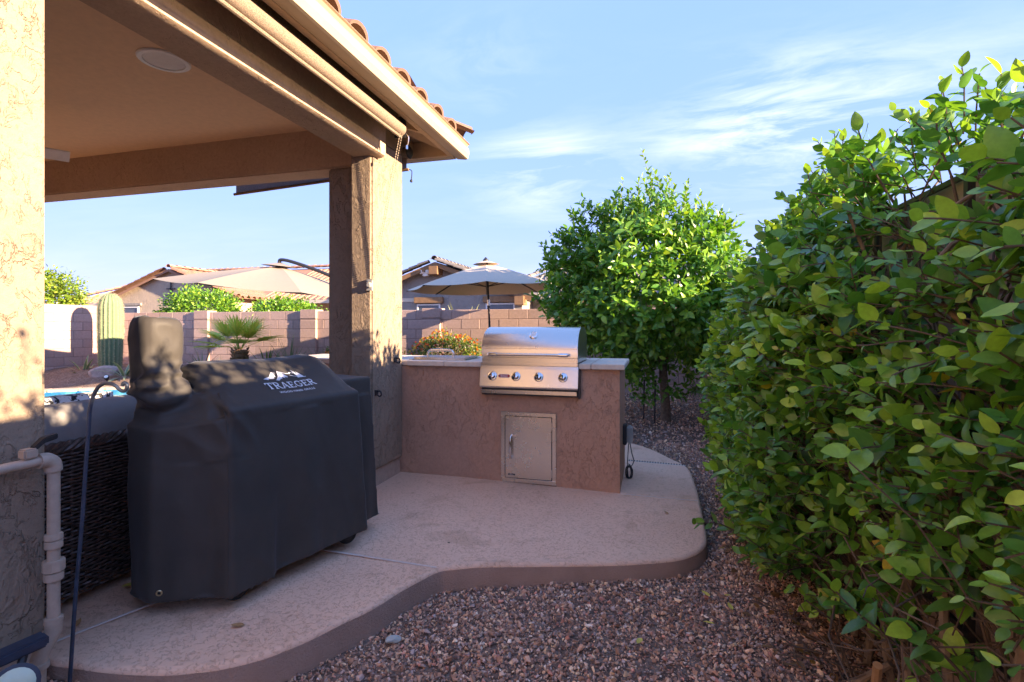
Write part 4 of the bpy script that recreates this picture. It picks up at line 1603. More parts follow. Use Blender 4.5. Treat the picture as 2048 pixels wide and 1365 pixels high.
# mountains (unit box 0..1 x 0..1 over u .255-.487, v .137-.205)
mt = [[(0.0, 0.22), (0.12, 0.36), (0.20, 0.42), (0.38, 0.86), (0.405, 0.80), (0.22, 0.40), (0.13, 0.22), (0.10, 0.10)],
      [(0.13, 0.20), (0.22, 0.40), (0.385, 0.80), (0.40, 0.62), (0.36, 0.52), (0.36, 0.40), (0.30, 0.38), (0.27, 0.22), (0.22, 0.20)],
      [(0.38, 0.86), (0.46, 0.80), (0.455, 0.74), (0.40, 0.77)],
      [(0.26, 0.05), (0.33, 0.20), (0.42, 0.42), (0.56, 0.97), (0.585, 0.93), (0.46, 0.44), (0.36, 0.05), (0.33, 0.0)],
      [(0.36, 0.05), (0.46, 0.44), (0.575, 0.86), (0.64, 0.66), (0.66, 0.36), (0.62, 0.26), (0.58, 0.40), (0.56, 0.22), (0.50, 0.34), (0.46, 0.16), (0.42, 0.18)],
      [(0.56, 0.97), (0.72, 0.72), (0.80, 0.66), (0.79, 0.60), (0.70, 0.66), (0.575, 0.88)],
      [(0.76, 0.66), (0.83, 0.78), (0.90, 0.66), (0.88, 0.61), (0.83, 0.70), (0.79, 0.60)],
      [(0.76, 0.50), (0.82, 0.36), (0.92, 0.24), (0.93, 0.18), (0.80, 0.33), (0.74, 0.48)],
      [(0.88, 0.20), (0.90, 0.60), (0.915, 1.0), (0.95, 0.72), (0.965, 0.45), (0.975, 0.20)],
      [(0.965, 0.18), (0.975, 0.50), (0.985, 0.78), (1.02, 0.50), (1.04, 0.18)],
      [(0.86, 0.14), (1.08, 0.12), (1.08, 0.18), (0.86, 0.20)]]
mt = [[(a - 0.10 * (b - 0.2), b) for a, b in poly] for poly in mt]
emb = project_polys('logo_mountains', fit(mt, 0.262, 0.487, 0.138, 0.206), cover)
# small second line of lettering
cu = bpy.data.curves.new('t', 'FONT')
cu.body = 'WOOD FIRED GRILLS'
cu.size = 0.0196
cu.space_character = 1.12
cu.offset = 0.0004
tmp = bpy.data.objects.new('tmp', cu)
COL.objects.link(tmp)
bpy.context.view_layer.update()
tme = bpy.data.meshes.new_from_object(tmp.evaluated_get(bpy.context.evaluated_depsgraph_get()))
bpy.data.objects.remove(tmp)
xs_ = [v_.co.x for v_ in tme.vertices]
kx = 0.205 / (max(xs_) - min(xs_))
for v_ in tme.vertices:
    p = on_cover_down(0.284 + (v_.co.x - min(xs_)) * kx, 0.0535 + v_.co.y * 0.85, 0.003)
    v_.co = p
tme.materials.clear()
tme.materials.append(MATS['logo_white'])
tme.name = 'logo_small_lettering'
link(bpy.data.objects.new('logo_small_lettering', tme), cover)
# wheels
for (u, v) in ((0.045, 0.035), (0.70, 0.05)):
    c_ = uvz(u, v, 0.052)
    ax = (EV * 0.9 + EU * 0.3).normalized()
    wm = MB().lathe([(0.030, -0.018), (0.047, -0.018), (0.052, -0.010), (0.052, 0.010), (0.047, 0.018), (0.030, 0.018)], c_, ax, 28).build('wheel', 'rubber', pg, smooth=True)
    MB().lathe([(0.029, -0.0195), (0.029, 0.0195)], c_, ax, 20).build('rim', 'black_plastic', wm, smooth=True)
MB().add([uvz(*p) for p in ((0, 0.05, 0.09), (0.74, 0.05, 0.09), (0.74, 0.5, 0.09), (0, 0.5, 0.09), (0, 0.05, 0.12), (0.74, 0.05, 0.12), (0.74, 0.5, 0.12), (0, 0.5, 0.12))],
         [(3, 2, 1, 0), (4, 5, 6, 7), (0, 1, 5, 4), (1, 2, 6, 5), (2, 3, 7, 6), (3, 0, 4, 7)]).build('bottom_shelf', 'black_metal', pg)

# ------------------------------------------------------------------ wicker sofa
sofa = thing('wicker_sofa', (-2.8, 2.0, 0), 'dark brown wicker sofa seen from behind beside the wall end', 'sofa')
SX = -2.385
MB().box(-3.2, SX - 0.012, 1.06, 2.86, 0.05, 0.66).build('frame', 'black_plastic', sofa)
mb = MB()
Y0, Y1 = 1.05, 2.88
ns = 66
zrow = 0.045
row = 0
while zrow < 0.665:
    pts_ = []
    for k in range(ns + 1):
        y = Y0 + (Y1 - Y0) * k / ns
        ph = (k + row) % 2
        pts_.append((SX + (0.0085 if ph else -0.004), y, zrow + 0.0015 * math.sin(k * 1.3 + row)))
    mb.tube(pts_, 0.0068, 5, flat=0.9)
    zrow += 0.0152
    row += 1
wv = mb.build('weave', 'wicker', sofa, smooth=True)
tag(wv, kind='stuff')
mb = MB()
for k in range(ns // 2 + 1):
    y = Y0 + (Y1 - Y0) * (2 * k + 0.5) / ns
    mb.tube([(SX, y, 0.04), (SX, y, 0.67)], 0.006, 5)
o = mb.build('stake', 'wicker', sofa)
tag(o, kind='stuff')
mb = MB()
for s_ in range(5):
    pts_ = []
    for k in range(120):
        y = Y0 + (Y1 - Y0) * k / 119
        a = k * 0.55 + s_ * 2 * math.pi / 5
        pts_.append((SX - 0.012 + 0.022 * math.cos(a), y, 0.685 + 0.017 * math.sin(a)))
    mb.tube(pts_, 0.011, 6)
mb.build('top_rail', 'wicker', sofa, smooth=True)
for (x, y) in ((-2.42, 1.09), (-2.42, 2.82), (-3.16, 1.09), (-3.16, 2.82)):
    MB().box(x - 0.025, x + 0.025, y - 0.025, y + 0.025, 0.0, 0.05).build('leg', 'black_metal', sofa)


def cushion(name, label, cat, x0, x1, y0, y1, z0, z1, mat, tilt=0.0, seed=0, group=None):
    bm_ = bmesh.new()
    bmesh.ops.create_cube(bm_, size=2)
    bmesh.ops.subdivide_edges(bm_, edges=bm_.edges, cuts=13, use_grid_fill=True)
    c_ = Vector(((x0 + x1) / 2, (y0 + y1) / 2, (z0 + z1) / 2))
    h_ = Vector(((x1 - x0) / 2, (y1 - y0) / 2, (z1 - z0) / 2))
    thin = min(range(3), key=lambda i: h_[i])
    oth = [i for i in range(3) if i != thin]
    for v_ in bm_.verts:
        p = v_.co.copy()
        e = 1 - max(abs(p[oth[0]]), abs(p[oth[1]])) ** 6 * 0.45
        p[thin] *= e
        p = Vector((p.x * h_.x, p.y * h_.y, p.z * h_.z))
        p += p.normalized() * 0.008 * mnoise.noise(p * 9 + Vector((seed, 0, 0)))
        p.x += tilt * p.z
        v_.co = p + c_
    bmesh.ops.smooth_vert(bm_, verts=bm_.verts, factor=0.5, use_axis_x=True, use_axis_y=True, use_axis_z=True)
    me_ = bpy.data.meshes.new(name)
    bm_.to_mesh(me_)
    bm_.free()
    me_.polygons.foreach_set('use_smooth', [True] * len(me_.polygons))
    me_.materials.append(MATS[mat])
    o_ = link(bpy.data.objects.new(name, me_))
    return tag(o_, label, cat, group)


cushion('back_cushion', 'grey back cushion showing above the wicker sofa back', 'cushion', -2.60, -2.41, 1.10, 2.02, 0.42, 0.855, 'cushion_grey', 0.08, 1)
cushion('seat_cushion', 'grey seat cushion inside the wicker sofa', 'cushion', -3.15, -2.62, 1.12, 2.84, 0.662, 0.70, 'cushion_grey', 0, 2)
cushion('throw_pillow', 'white throw pillow with black pattern behind the grey cushion', 'pillow', -2.86, -2.70, 1.42, 2.05, 0.45, 0.858, 'pillow_print', 0.1, 3)

# ------------------------------------------------------------------ gas pipe, flood light, shepherd hook
gp = thing('gas_pipe', (-1.94, 1.25, 0), 'tan painted gas pipe rising beside the wall end', 'pipe')
px_, py_ = -1.935, 1.258
MB().tube([(px_, py_, 0.215), (px_, py_, 0.715)], 0.0178, 18).build('riser', 'pipe_paint', gp, smooth=True)
MB().tube(catmull([(px_, py_, 0.71), (px_, py_ - 0.004, 0.735), (px_, py_ - 0.022, 0.750), (px_, py_ - 0.045, 0.752)], 5), 0.0245, 16).build('elbow', 'pipe_paint', gp, smooth=True)
MB().tube([(px_, py_ - 0.04, 0.752), (px_, 0.2, 0.752)], 0.0165, 16).build('branch', 'pipe_paint', gp, smooth=True)
for (z0_, z1_, r_, sg) in ((0.452, 0.478, 0.025, 18), (0.480, 0.500, 0.026, 8), (0.375, 0.412, 0.0315, 8), (0.345, 0.372, 0.0275, 18), (0.200, 0.222, 0.026, 18)):
    MB().tube([(px_, py_, z0_), (px_, py_, z1_)], r_, sg).build('fitting', 'pipe_paint', gp, smooth=(sg > 10), bevel=0.002)
MB().tube(catmull([(px_, py_, 0.21), (px_, py_ - 0.004, 0.17), (px_, py_ - 0.035, 0.125), (px_, py_ - 0.045, 0.09)], 6), 0.024, 16).build('elbow', 'pipe_paint', gp, smooth=True)
MB().tube([(px_, py_ - 0.045, 0.095), (px_, py_ - 0.045, 0.075)], 0.029, 18).build('fitting', 'pipe_paint', gp, smooth=True, bevel=0.002)
MB().tube([(px_, py_ - 0.045, 0.09), (px_, py_ - 0.045, -0.15)], 0.021, 16).build('riser', 'pipe_paint', gp, smooth=True)
MB().box(px_ - 0.018, px_ + 0.018, 1.165, 1.205, 0.768, 0.800).build('valve_body', 'pipe_paint', gp, bevel=0.005)
MB().add([(px_ + dx, y, z) for (y, z, w_) in ((1.195, 0.802, 0.012), (1.225, 0.828, 0.014), (1.265, 0.835, 0.012)) for dx, z in ((-w_, z), (w_, z))] +
         [(px_ + dx, y, z - 0.018) for (y, z, w_) in ((1.195, 0.802, 0.012), (1.225, 0.828, 0.014), (1.265, 0.835, 0.012)) for dx, z in ((-w_, z), (w_, z))],
         [(0, 1, 3, 2), (2, 3, 5, 4), (6, 8, 9, 7), (8, 10, 11, 9), (0, 6, 7, 1), (4, 5, 11, 10), (0, 2, 8, 6), (2, 4, 10, 8), (1, 7, 9, 3), (3, 9, 11, 5)]).build('valve_lever', 'black_plastic', gp, bevel=0.003)

fl = thing('flood_light', (-1.88, 1.13, 0.0), 'navy plastic garden flood light on the ground by the pipe', 'light')


def tfl(u, v, z):
    return (-1.905 + u * 0.25 + v * 0.95, 1.145 + u * 0.95 - v * 0.25, 0.185 + z + u * 0.05)


MB().box(-0.075, 0.065, -0.03, 0.03, -0.018, 0.018, tfl).build('housing', 'navy_plastic', fl, bevel=0.008)
lc = Vector((-1.845, 1.095, 0.115))
ln = Vector((0.75, -0.50, 0.35)).normalized()
MB().lathe([(0.030, -0.055), (0.046, -0.04), (0.058, -0.01), (0.060, 0.010), (0.052, 0.012)], lc, ln, 24).build('head', 'navy_plastic', fl, smooth=True)
MB().lathe([(0.0515, 0.010), (0.04, 0.018), (0.02, 0.021)], lc, ln, 24).build('lens', 'lens_green', fl, smooth=True)
MB().tube([(-1.895, 1.15, 0.17), lc - ln * 0.03], 0.012, 8).tube([lc - ln * 0.03, (-1.88, 1.12, -0.12)], 0.010, 8).build('stake', 'black_plastic', fl, smooth=True)

hk = [(-1.952, 1.310, -0.15), (-1.943, 1.314, -0.015), (-1.923, 1.319, 0.283), (-1.905, 1.324, 0.49), (-1.89, 1.328, 0.715), (-1.882, 1.331, 0.836), (-1.877, 1.332, 0.905), (-1.867, 1.335, 0.948), (-1.85, 1.339, 0.981), (-1.83, 1.345, 0.995), (-1.81, 1.35, 0.996), (-1.792, 1.355, 0.988), (-1.777, 1.359, 0.974), (-1.765, 1.363, 0.969), (-1.755, 1.365, 0.976), (-1.753, 1.366, 0.991), (-1.763, 1.363, 0.998), (-1.770, 1.362, 0.988)]
o = MB().tube(catmull(hk, 5), 0.0062, 8).build('shepherd_hook', 'blue_black_metal', None, smooth=True)
tag(o, 'thin dark shepherd hook leaning in front of the wicker sofa', 'hook')

# ------------------------------------------------------------------ foliage tools
def leaf_template(n=4, width=0.52, curl=0.12, fold=0.16, tip=1.0, wave=0.0):
    """leaf of length 1 along +y, lying in xy, triangles"""
    v_ = [(0, 0, 0)]
    for i in range(1, n + 1):
        t = i / (n + 1)
        w = width * 0.5 * (math.sin(math.pi * t ** 0.85) ** 0.75) * (1 - 0.12 * t * tip)
        z = -curl * t * t
        zz = z + fold * w + wave * math.sin(t * 9)
        v_ += [(-w, t, zz), (0, t, z), (w, t, zz)]
    v_.append((0, 1, -curl))
    f_ = [(0, 2, 1), (0, 3, 2)]
    for i in range(n - 1):
        a = 1 + 3 * i
        b = a + 3
        f_ += [(a, a + 1, b + 1), (a, b + 1, b), (a + 1, a + 2, b + 2), (a + 1, b + 2, b + 1)]
    a = 1 + 3 * (n - 1)
    e = len(v_) - 1
    f_ += [(a, a + 1, e), (a + 1, a + 2, e)]
    return np.array(v_), np.array(f_)


LEAVES = [leaf_template(5, 0.64, 0.14, 0.18), leaf_template(5, 0.70, 0.05, 0.24), leaf_template(5, 0.60, 0.24, 0.12), leaf_template(5, 0.66, -0.06, 0.20, wave=0.012), leaf_template(5, 0.58, 0.40, 0.45), leaf_template(5, 0.62, -0.22, 0.10, wave=0.02)]
CITRUS = [leaf_template(4, 0.50, 0.16, 0.25), leaf_template(4, 0.46, 0.06, 0.35), leaf_template(4, 0.54, 0.26, 0.18)]
SMALL = [leaf_template(2, 0.55, 0.1, 0.2)]


class Leaves:
    def __init__(s):
        s.pos, s.mat, s.tint, s.key = [], [], [], []

    def add(s, pos, ydir, nrm, size, tint, wid=1.0):
        y = ydir.normalized()
        z = (nrm - y * nrm.dot(y))
        if z.length < 1e-4:
            z = y.orthogonal()
        z.normalize()
        x = y.cross(z)
        s.pos.append(pos[:])
        s.mat.append(((x.x * size * wid, y.x * size, z.x * size), (x.y * size * wid, y.y * size, z.y * size), (x.z * size * wid, y.z * size, z.z * size)))
        s.tint.append(tint)

    def arrays(s):
        return np.array(s.pos), np.array(s.mat), np.array(s.tint)


def rv(a=1.0):
    return Vector((random.gauss(0, a), random.gauss(0, a), random.gauss(0, a)))


def sprig(lv, stems, base, d, length, nl, size, pal, tipcol, droop=0.1, thick=0.002, up=0.45):
    """a shoot with leaves set spirally along it, younger and paler at the tip"""
    d = d.normalized()
    p = base.copy()
    path = [p.copy()]
    step = length / nl
    ang = random.uniform(0, 6.28)
    for i in range(nl):
        d = (d + Vector((0, 0, -droop * 0.1)) + rv(0.07)).normalized()
        p = p + d * step
        path.append(p.copy())
        ang += 2.4 + random.uniform(-0.3, 0.3)
        o_ = d.orthogonal().normalized()
        w_ = d.cross(o_)
        rad = o_ * math.cos(ang) + w_ * math.sin(ang)
        t = i / max(1, nl - 1)
        yd = d * (0.35 + 0.55 * t) + rad * (1 - 0.35 * t) + Vector((0, 0, 0.10))
        nr = d * 0.8 + Vector((0, 0, up)) + rv(0.25)
        c = pal[random.randrange(len(pal))]
        k = max(0.0, (t - 0.55) / 0.45) * random.uniform(0.2, 1.0)
        c = [c[j] * (1 - k) + tipcol[j] * k for j in range(3)]
        g = random.uniform(0.8, 1.2)
        lv.add(p, yd, nr, size * random.uniform(0.72, 1.15) * (1 - 0.25 * t * t), [x * g for x in c])
    stems.append((path, thick))


def stems_mesh(name, stems, mat, parent, seg=4):
    mb_ = MB()
    for path, th in stems:
        m_ = len(path)
        mb_.tube(path[::2] + ([path[-1]] if (m_ - 1) % 2 else []), [th * (1 - 0.5 * i / m_) for i in range(len(path[::2] + ([path[-1]] if (m_ - 1) % 2 else [])))], seg, caps=False)
    o_ = mb_.build(name, mat, parent, smooth=True)
    tag(o_, kind='stuff')
    return o_


def build_leaves(lv, templates, parent, mat='leaf', singles=0, score=None, name='foliage'):
    P_, M_, T_ = lv.arrays()
    which = rng.integers(0, len(templates), len(P_))
    rest = np.ones(len(P_), bool)
    if singles:
        order = np.argsort(score(P_))[:singles]
        rest[order] = False
        # shared meshes: shape x colour class
        pal = T_[order]
        lum = pal @ np.array([0.3, 0.6, 0.1])
        cls = np.clip(np.searchsorted(np.quantile(lum, [0.2, 0.4, 0.6, 0.8, 0.93]), lum), 0, 5)
        cache = {}
        for i, ci in zip(order, cls):
            key = (int(which[i]), int(ci))
            if key not in cache:
                tv, tf = templates[key[0]]
                mean = pal[cls == ci].mean(0)
                cache[key] = fast_mesh('leaf', tv, tf, mat, np.repeat(mean[None], len(tv), 0))
            o_ = bpy.data.objects.new('leaf', cache[key])
            m4 = Matrix([list(M_[i][r]) + [P_[i][r]] for r in range(3)] + [[0, 0, 0, 1]])
            o_.matrix_basis = m4
            link(o_, parent)
    V_, F_, C_ = instance_mesh(templates, which[rest], M_[rest], P_[rest], T_[rest])
    o_ = link(bpy.data.objects.new(name, fast_mesh(name, V_, F_, mat, C_)), parent)
    tag(o_, kind='stuff')
    return o_


# ------------------------------------------------------------------ leafy hedge on the right
hedge = thing('hedge', (0.7, 2.6, -0.1), 'large-leaved green hedge growing along the right wall', 'hedge')
H_PAL = [(0.060, 0.190, 0.035), (0.085, 0.240, 0.040), (0.120, 0.305, 0.042), (0.090, 0.255, 0.060), (0.185, 0.400, 0.045)]
H_TIP = (0.36, 0.55, 0.055)


def hedge_top(y):
    z = 1.82 - 0.04 * smooth01(2.9, 1.5, y) + 0.05 * math.sin(y * 3.1) + 0.03 * math.sin(y * 7.7)
    z -= 0.42 * smooth01(2.7, 4.25, y) + 0.35 * smooth01(4.0, 4.45, y)
    return z


def hedge_front(y, z):
    x = 0.425
    zt = hedge_top(y)
    x += 0.31 * smooth01(zt - 0.58, zt + 0.02, z) ** 1.15
    x += 0.12 * smooth01(0.40, 0.05, z)
    x += 0.16 * smooth01(2.3, 1.2, y) + 0.10 * smooth01(2.2, 1.0, y) * smooth01(1.0, 0.3, z)
    x += 0.15 * smooth01(3.9, 4.4, y)
    x += 0.045 * mnoise.noise(Vector((y * 2.3, z * 2.6, 0.3))) + 0.02 * math.sin(y * 9 + z * 5)
    x += 0.16 * smooth01(2.35, 1.85, y) * smooth01(0.72, 0.40, z)
    return x


lv = Leaves()
stems = []
random.seed(21)
cnt = 0
while cnt < 2900:
    y = random.uniform(0.72, 4.38)
    zt = hedge_top(y)
    z = random.uniform(-0.05, zt)
    # bare, woody gap low down near the camera
    gap = smooth01(2.45, 1.9, y) * smooth01(0.66, 0.45, z)
    gap = max(gap, 0.75 * math.exp(-((y - 1.72) / 0.22) ** 2 - ((z - 0.62) / 0.16) ** 2))
    gap = max(gap, 0.85 * math.exp(-((y - 1.72) / 0.20) ** 2 - ((z - 1.50) / 0.13) ** 2))
    low = smooth01(0.22, 0.02, z) * smooth01(3.1, 2.6, y)
    if random.random() < max(gap * 0.90, low):
        continue
    depth = abs(random.gauss(0, 0.10))
    x = hedge_front(y, z) + depth
    if x > 0.93:
        continue
    b = Vector((x + 0.06, y, z))
    topness = smooth01(zt - 0.4, zt, z)
    endness = smooth01(3.7, 4.3, y)
    d = Vector((-0.9 + 0.6 * topness, 0.55 * endness, 0.28 + 0.9 * topness)) + rv(0.32)
    ln_ = random.uniform(0.10, 0.19)
    nl = random.randint(6, 9)
    yellow = random.random() < 0.018
    pal = [(0.55, 0.40, 0.03)] + H_PAL[2:] if yellow else H_PAL
    tip = H_TIP if random.random() < 0.72 else (0.10, 0.26, 0.04)
    sprig(lv, stems, b, d, ln_, nl, random.choice([0.036, 0.046, 0.056, 0.066, 0.076, 0.088]) * random.uniform(0.9, 1.1) * (0.80 + 0.20 * smooth01(1.1, 2.2, y)), pal, tip, 0.1, 0.0024)
    # woody twig back into the bush
    inner_ = Vector((random.uniform(0.80, 0.92), y + random.uniform(-0.25, 0.1), max(-0.05, z - random.uniform(0.15, 0.5))))
    if cnt % 5 == 0:
        mid = b.lerp(inner_, 0.5) + rv(0.035)
        stems.append(([b, b.lerp(mid, 0.5) + rv(0.01), mid, mid.lerp(inner_, 0.5) + rv(0.02), inner_], 0.0035))
    cnt += 1
# long free shoots over the top and near the camera
for (x, y, z, dx, dy, dz, ln_, nl, sz) in ((0.82, 1.50, 1.60, -0.25, 0.0, 1, 0.14, 9, 0.075), (0.78, 1.66, 1.60, -0.3, 0.1, 1, 0.15, 9, 0.075), (0.70, 1.9, 1.66, -0.5, 0.1, 0.9, 0.18, 9, 0.08),
                                           (0.66, 2.3, 1.66, -0.6, 0.1, 0.8, 0.16, 8, 0.07), (0.50, 3.3, 1.45, -0.8, 0.2, 0.5, 0.16, 7, 0.065), (0.60, 1.62, 0.36, -0.7, -0.1, 0.5, 0.16, 8, 0.085),
                                           (0.66, 1.42, 0.42, -0.6, -0.2, 0.7, 0.15, 7, 0.088), (0.70, 1.35, 0.56, -0.6, -0.1, 0.6, 0.15, 7, 0.085), (0.72, 1.75, 0.30, -0.6, 0.1, 0.6, 0.15, 7, 0.08),
                                           (0.76, 1.45, 0.28, -0.5, -0.1, 0.8, 0.16, 8, 0.08), (0.80, 1.55, 0.46, -0.6, 0.0, 0.6, 0.14, 6, 0.085), (0.36, 3.0, 0.12, -0.8, -0.1, 0.2, 0.14, 6, 0.07),
                                           (0.70, 1.95, 0.45, -0.7, 0.0, 0.4, 0.16, 7, 0.08), (0.74, 1.62, 0.70, -0.7, 0.0, 0.5, 0.14, 6, 0.08), (0.50, 2.45, 0.20, -0.7, -0.2, 0.4, 0.15, 7, 0.075),
                                           (0.84, 1.62, 0.20, -0.6, 0.0, 0.7, 0.14, 6, 0.08), (0.62, 2.15, 0.32, -0.7, 0.0, 0.4, 0.15, 7, 0.078), (0.47, 2.6, 0.48, -0.8, -0.2, 0.4, 0.15, 7, 0.075)):
    sprig(lv, stems, Vector((x, y, z)), Vector((dx, dy, dz)), ln_, nl, sz, H_PAL[1:], H_TIP, 0.0, 0.003)
    stems.append(([Vector((x, y, z)), Vector((x + 0.1, y + 0.05, z - 0.12)), Vector((0.88, y + 0.1, z - 0.25))], 0.004))


def hedge_score(P_):
    c_, s_ = math.cos(R(15.3)), math.sin(R(15.3))
    d_ = P_[:, 1] * c_ - P_[:, 0] * s_
    xc = (P_[:, 0] * c_ + P_[:, 1] * s_) / d_
    front = np.array([max(0, p[0] - hedge_front(p[1], p[2])) for p in P_])
    out = (xc > 0.96) | (d_ < 0.3)
    return d_ + 6 * front + 100 * out


build_leaves(lv, LEAVES, hedge, 'leaf', 300, hedge_score)
stems_mesh('twigs', stems, 'twig', hedge, 5)
random.seed(33)
for k in range(16):
    y0 = 1.15 + k * 0.2 + random.uniform(-0.06, 0.06)
    b = Vector((random.uniform(0.74, 0.90), y0, -0.13))
    pts_ = [b]
    for j in range(1, 8):
        pts_.append(b + Vector((random.uniform(-0.10, 0.05) * j * 0.35, random.uniform(-0.05, 0.09) * j * 0.6, 0.24 * j * min(1, (hedge_top(y0) + 0.05) / 1.75))) + rv(0.02))
    MB().tube(catmull(pts_, 4), [0.013 * (1 - 0.75 * i / 28) + 0.002 for i in range(29)], 7).build('branch', 'bark', hedge, smooth=True)
# tangle of dry twigs in the open part
tw = []
for k in range(170):
    p = Vector((random.uniform(0.62, 0.93), random.uniform(1.15, 2.6), random.uniform(-0.08, 0.70)))
    d = Vector((random.uniform(-0.5, 0.3), random.uniform(-1, 1), random.uniform(-0.2, 0.7))).normalized()
    ln_ = random.uniform(0.15, 0.45)
    tw.append(([p, p + d * ln_ * 0.3 + rv(0.015), p + d * ln_ * 0.65 + rv(0.025), p + d * ln_ + rv(0.03)], random.uniform(0.0016, 0.004)))
stems_mesh('dry_twigs', tw, 'twig', hedge, 5)
# litter on the ground below
tw = []
random.seed(5)
for k in range(120):
    x, y = random.uniform(0.55, 0.95), random.uniform(1.5, 2.7)
    a = random.uniform(0, 6.28)
    ln_ = random.uniform(0.04, 0.16)
    z = ground_z(x, y) + 0.015 + random.uniform(0, 0.02)
    tw.append(([Vector((x, y, z)), Vector((x + math.cos(a) * ln_ * 0.5, y + math.sin(a) * ln_ * 0.5, z + 0.012)), Vector((x + math.cos(a) * ln_, y + math.sin(a) * ln_, z))], random.uniform(0.0018, 0.0045)))
lit = stems_mesh('twig_litter', tw, 'twig', None, 5)
tag(lit, 'dry twig litter on the ground under the hedge', 'litter', kind='stuff')
lv = Leaves()
for k in range(130):
    x, y = random.uniform(0.42, 0.95), random.uniform(1.4, 3.4)
    a = random.uniform(0, 6.28)
    col = random.choice([(0.32, 0.17, 0.07), (0.22, 0.12, 0.06), (0.45, 0.30, 0.10), (0.28, 0.18, 0.10)])
    lv.add(Vector((x, y, ground_z(x, y) + 0.014)), Vector((math.cos(a), math.sin(a), random.uniform(-0.2, 0.3))), Vector((0, 0, 1)) + rv(0.3), random.uniform(0.03, 0.06), col)
ll_ = build_leaves(lv, LEAVES, None, 'leaf', name='leaf_litter')
tag(ll_, 'dry brown leaf litter on the gravel under the hedge', 'litter', kind='stuff')
for (x, y, z, dx, dy, dz, ln_, r_, mat, lab) in ((0.70, 1.98, -0.12, -0.02, -0.12, 0.25, 0.24, 0.016, 'cut_wood', 'orange-brown cut stake standing under the hedge'),
                                                (0.60, 2.05, -0.11, 0.15, -0.10, 0.20, 0.22, 0.013, 'bark', 'grey pruned stick leaning under the hedge')):
    o = MB().tube([(x, y, z), (x + dx * 0.5 + 0.004, y + dy * 0.5, z + dz * 0.5), (x + dx, y + dy, z + dz)], [r_, r_ * 0.95, r_ * 0.85], 8).build('stick', mat, None, smooth=True)
    tag(o, lab, 'stick')
tr = thing('trellis', (0.92, 1.85, -0.1), 'black metal trellis against the wall inside the hedge', 'trellis')
for y in (1.42, 1.85, 2.5, 3.3):
    MB().box(0.905, 0.925, y - 0.011, y + 0.011, -0.15, 1.72).build('post', 'black_metal', tr)
for z in (0.25, 0.95, 1.66):
    MB().box(0.926, 0.938, 1.2, 3.6, z - 0.009, z + 0.009).build('rail', 'black_metal', tr)

# ------------------------------------------------------------------ citrus tree
ct = thing('citrus_tree', (0.16, 7.2, -0.05), 'bushy sunlit citrus tree behind the barbecue island', 'tree')
C_PAL = [(0.085, 0.230, 0.028), (0.110, 0.280, 0.030), (0.140, 0.325, 0.034), (0.090, 0.245, 0.040), (0.175, 0.370, 0.038)]
C_TIP = (0.36, 0.52, 0.05)
random.seed(44)
lv = Leaves()
stems = []
lumps = [(Vector((random.uniform(-0.75, 0.65), random.uniform(-0.6, 0.6), random.uniform(-0.75, 0.75))), random.uniform(0.35, 0.6)) for _ in range(16)]
CC = Vector((-0.10, 7.1, 1.62))
RAD = Vector((1.30, 1.12, 1.16))
cnt = 0
while cnt < 2000:
    d = rv(1).normalized()
    if d.y > 0.55 and random.random() < 0.6:
        continue
    k = 0.80 + 0.34 * mnoise.noise(d * 2.4 + Vector((3, 1, 0))) + 0.14 * mnoise.noise(d * 5)
    k -= 0.10 * max(0, -d.z) - 0.12 * max(0, d.z) * abs(d.x)
    k *= random.choice([1, 1, 1, 1, 0.88, 0.75])
    p = CC + Vector((d.x * RAD.x, d.y * RAD.y, d.z * RAD.z)) * k
    if d.z < -0.75 and random.random() < 0.6:
        continue
    dd = (d + Vector((0, 0, 0.35)) + rv(0.35))
    tip = C_TIP if random.random() < 0.55 else (0.10, 0.23, 0.03)
    sprig(lv, stems, p, dd, random.uniform(0.16, 0.30), random.randint(6, 9), random.uniform(0.095, 0.140), C_PAL, tip, 0.5, 0.003)
    cnt += 1
# upright water shoots on the crown
for (x, z, h) in ((0.02, 2.75, 0.62), (0.10, 2.80, 0.70), (0.20, 2.72, 0.55), (-0.15, 2.72, 0.45), (-0.32, 2.66, 0.35), (-0.62, 2.5, 0.34), (0.36, 2.6, 0.42), (0.55, 2.5, 0.4), (-1.18, 2.02, 0.36), (-0.95, 2.3, 0.25), (0.75, 2.35, 0.35), (-0.45, 2.6, 0.5), (0.28, 2.7, 0.4), (-1.2, 1.75, 0.3)):
    for q in range(4):
        sprig(lv, stems, Vector((x * 1.05 + random.uniform(-0.08, 0.08), 6.95 + random.uniform(-0.3, 0.25), z - 0.05)), Vector((random.uniform(-0.15, 0.15) - (0.35 if x < -0.9 else 0), 0, 1)), h * (1.05 if q == 0 else random.uniform(0.5, 0.9)), int(8 + h * 12), 0.095, C_PAL[2:], C_TIP, 0, 0.004)
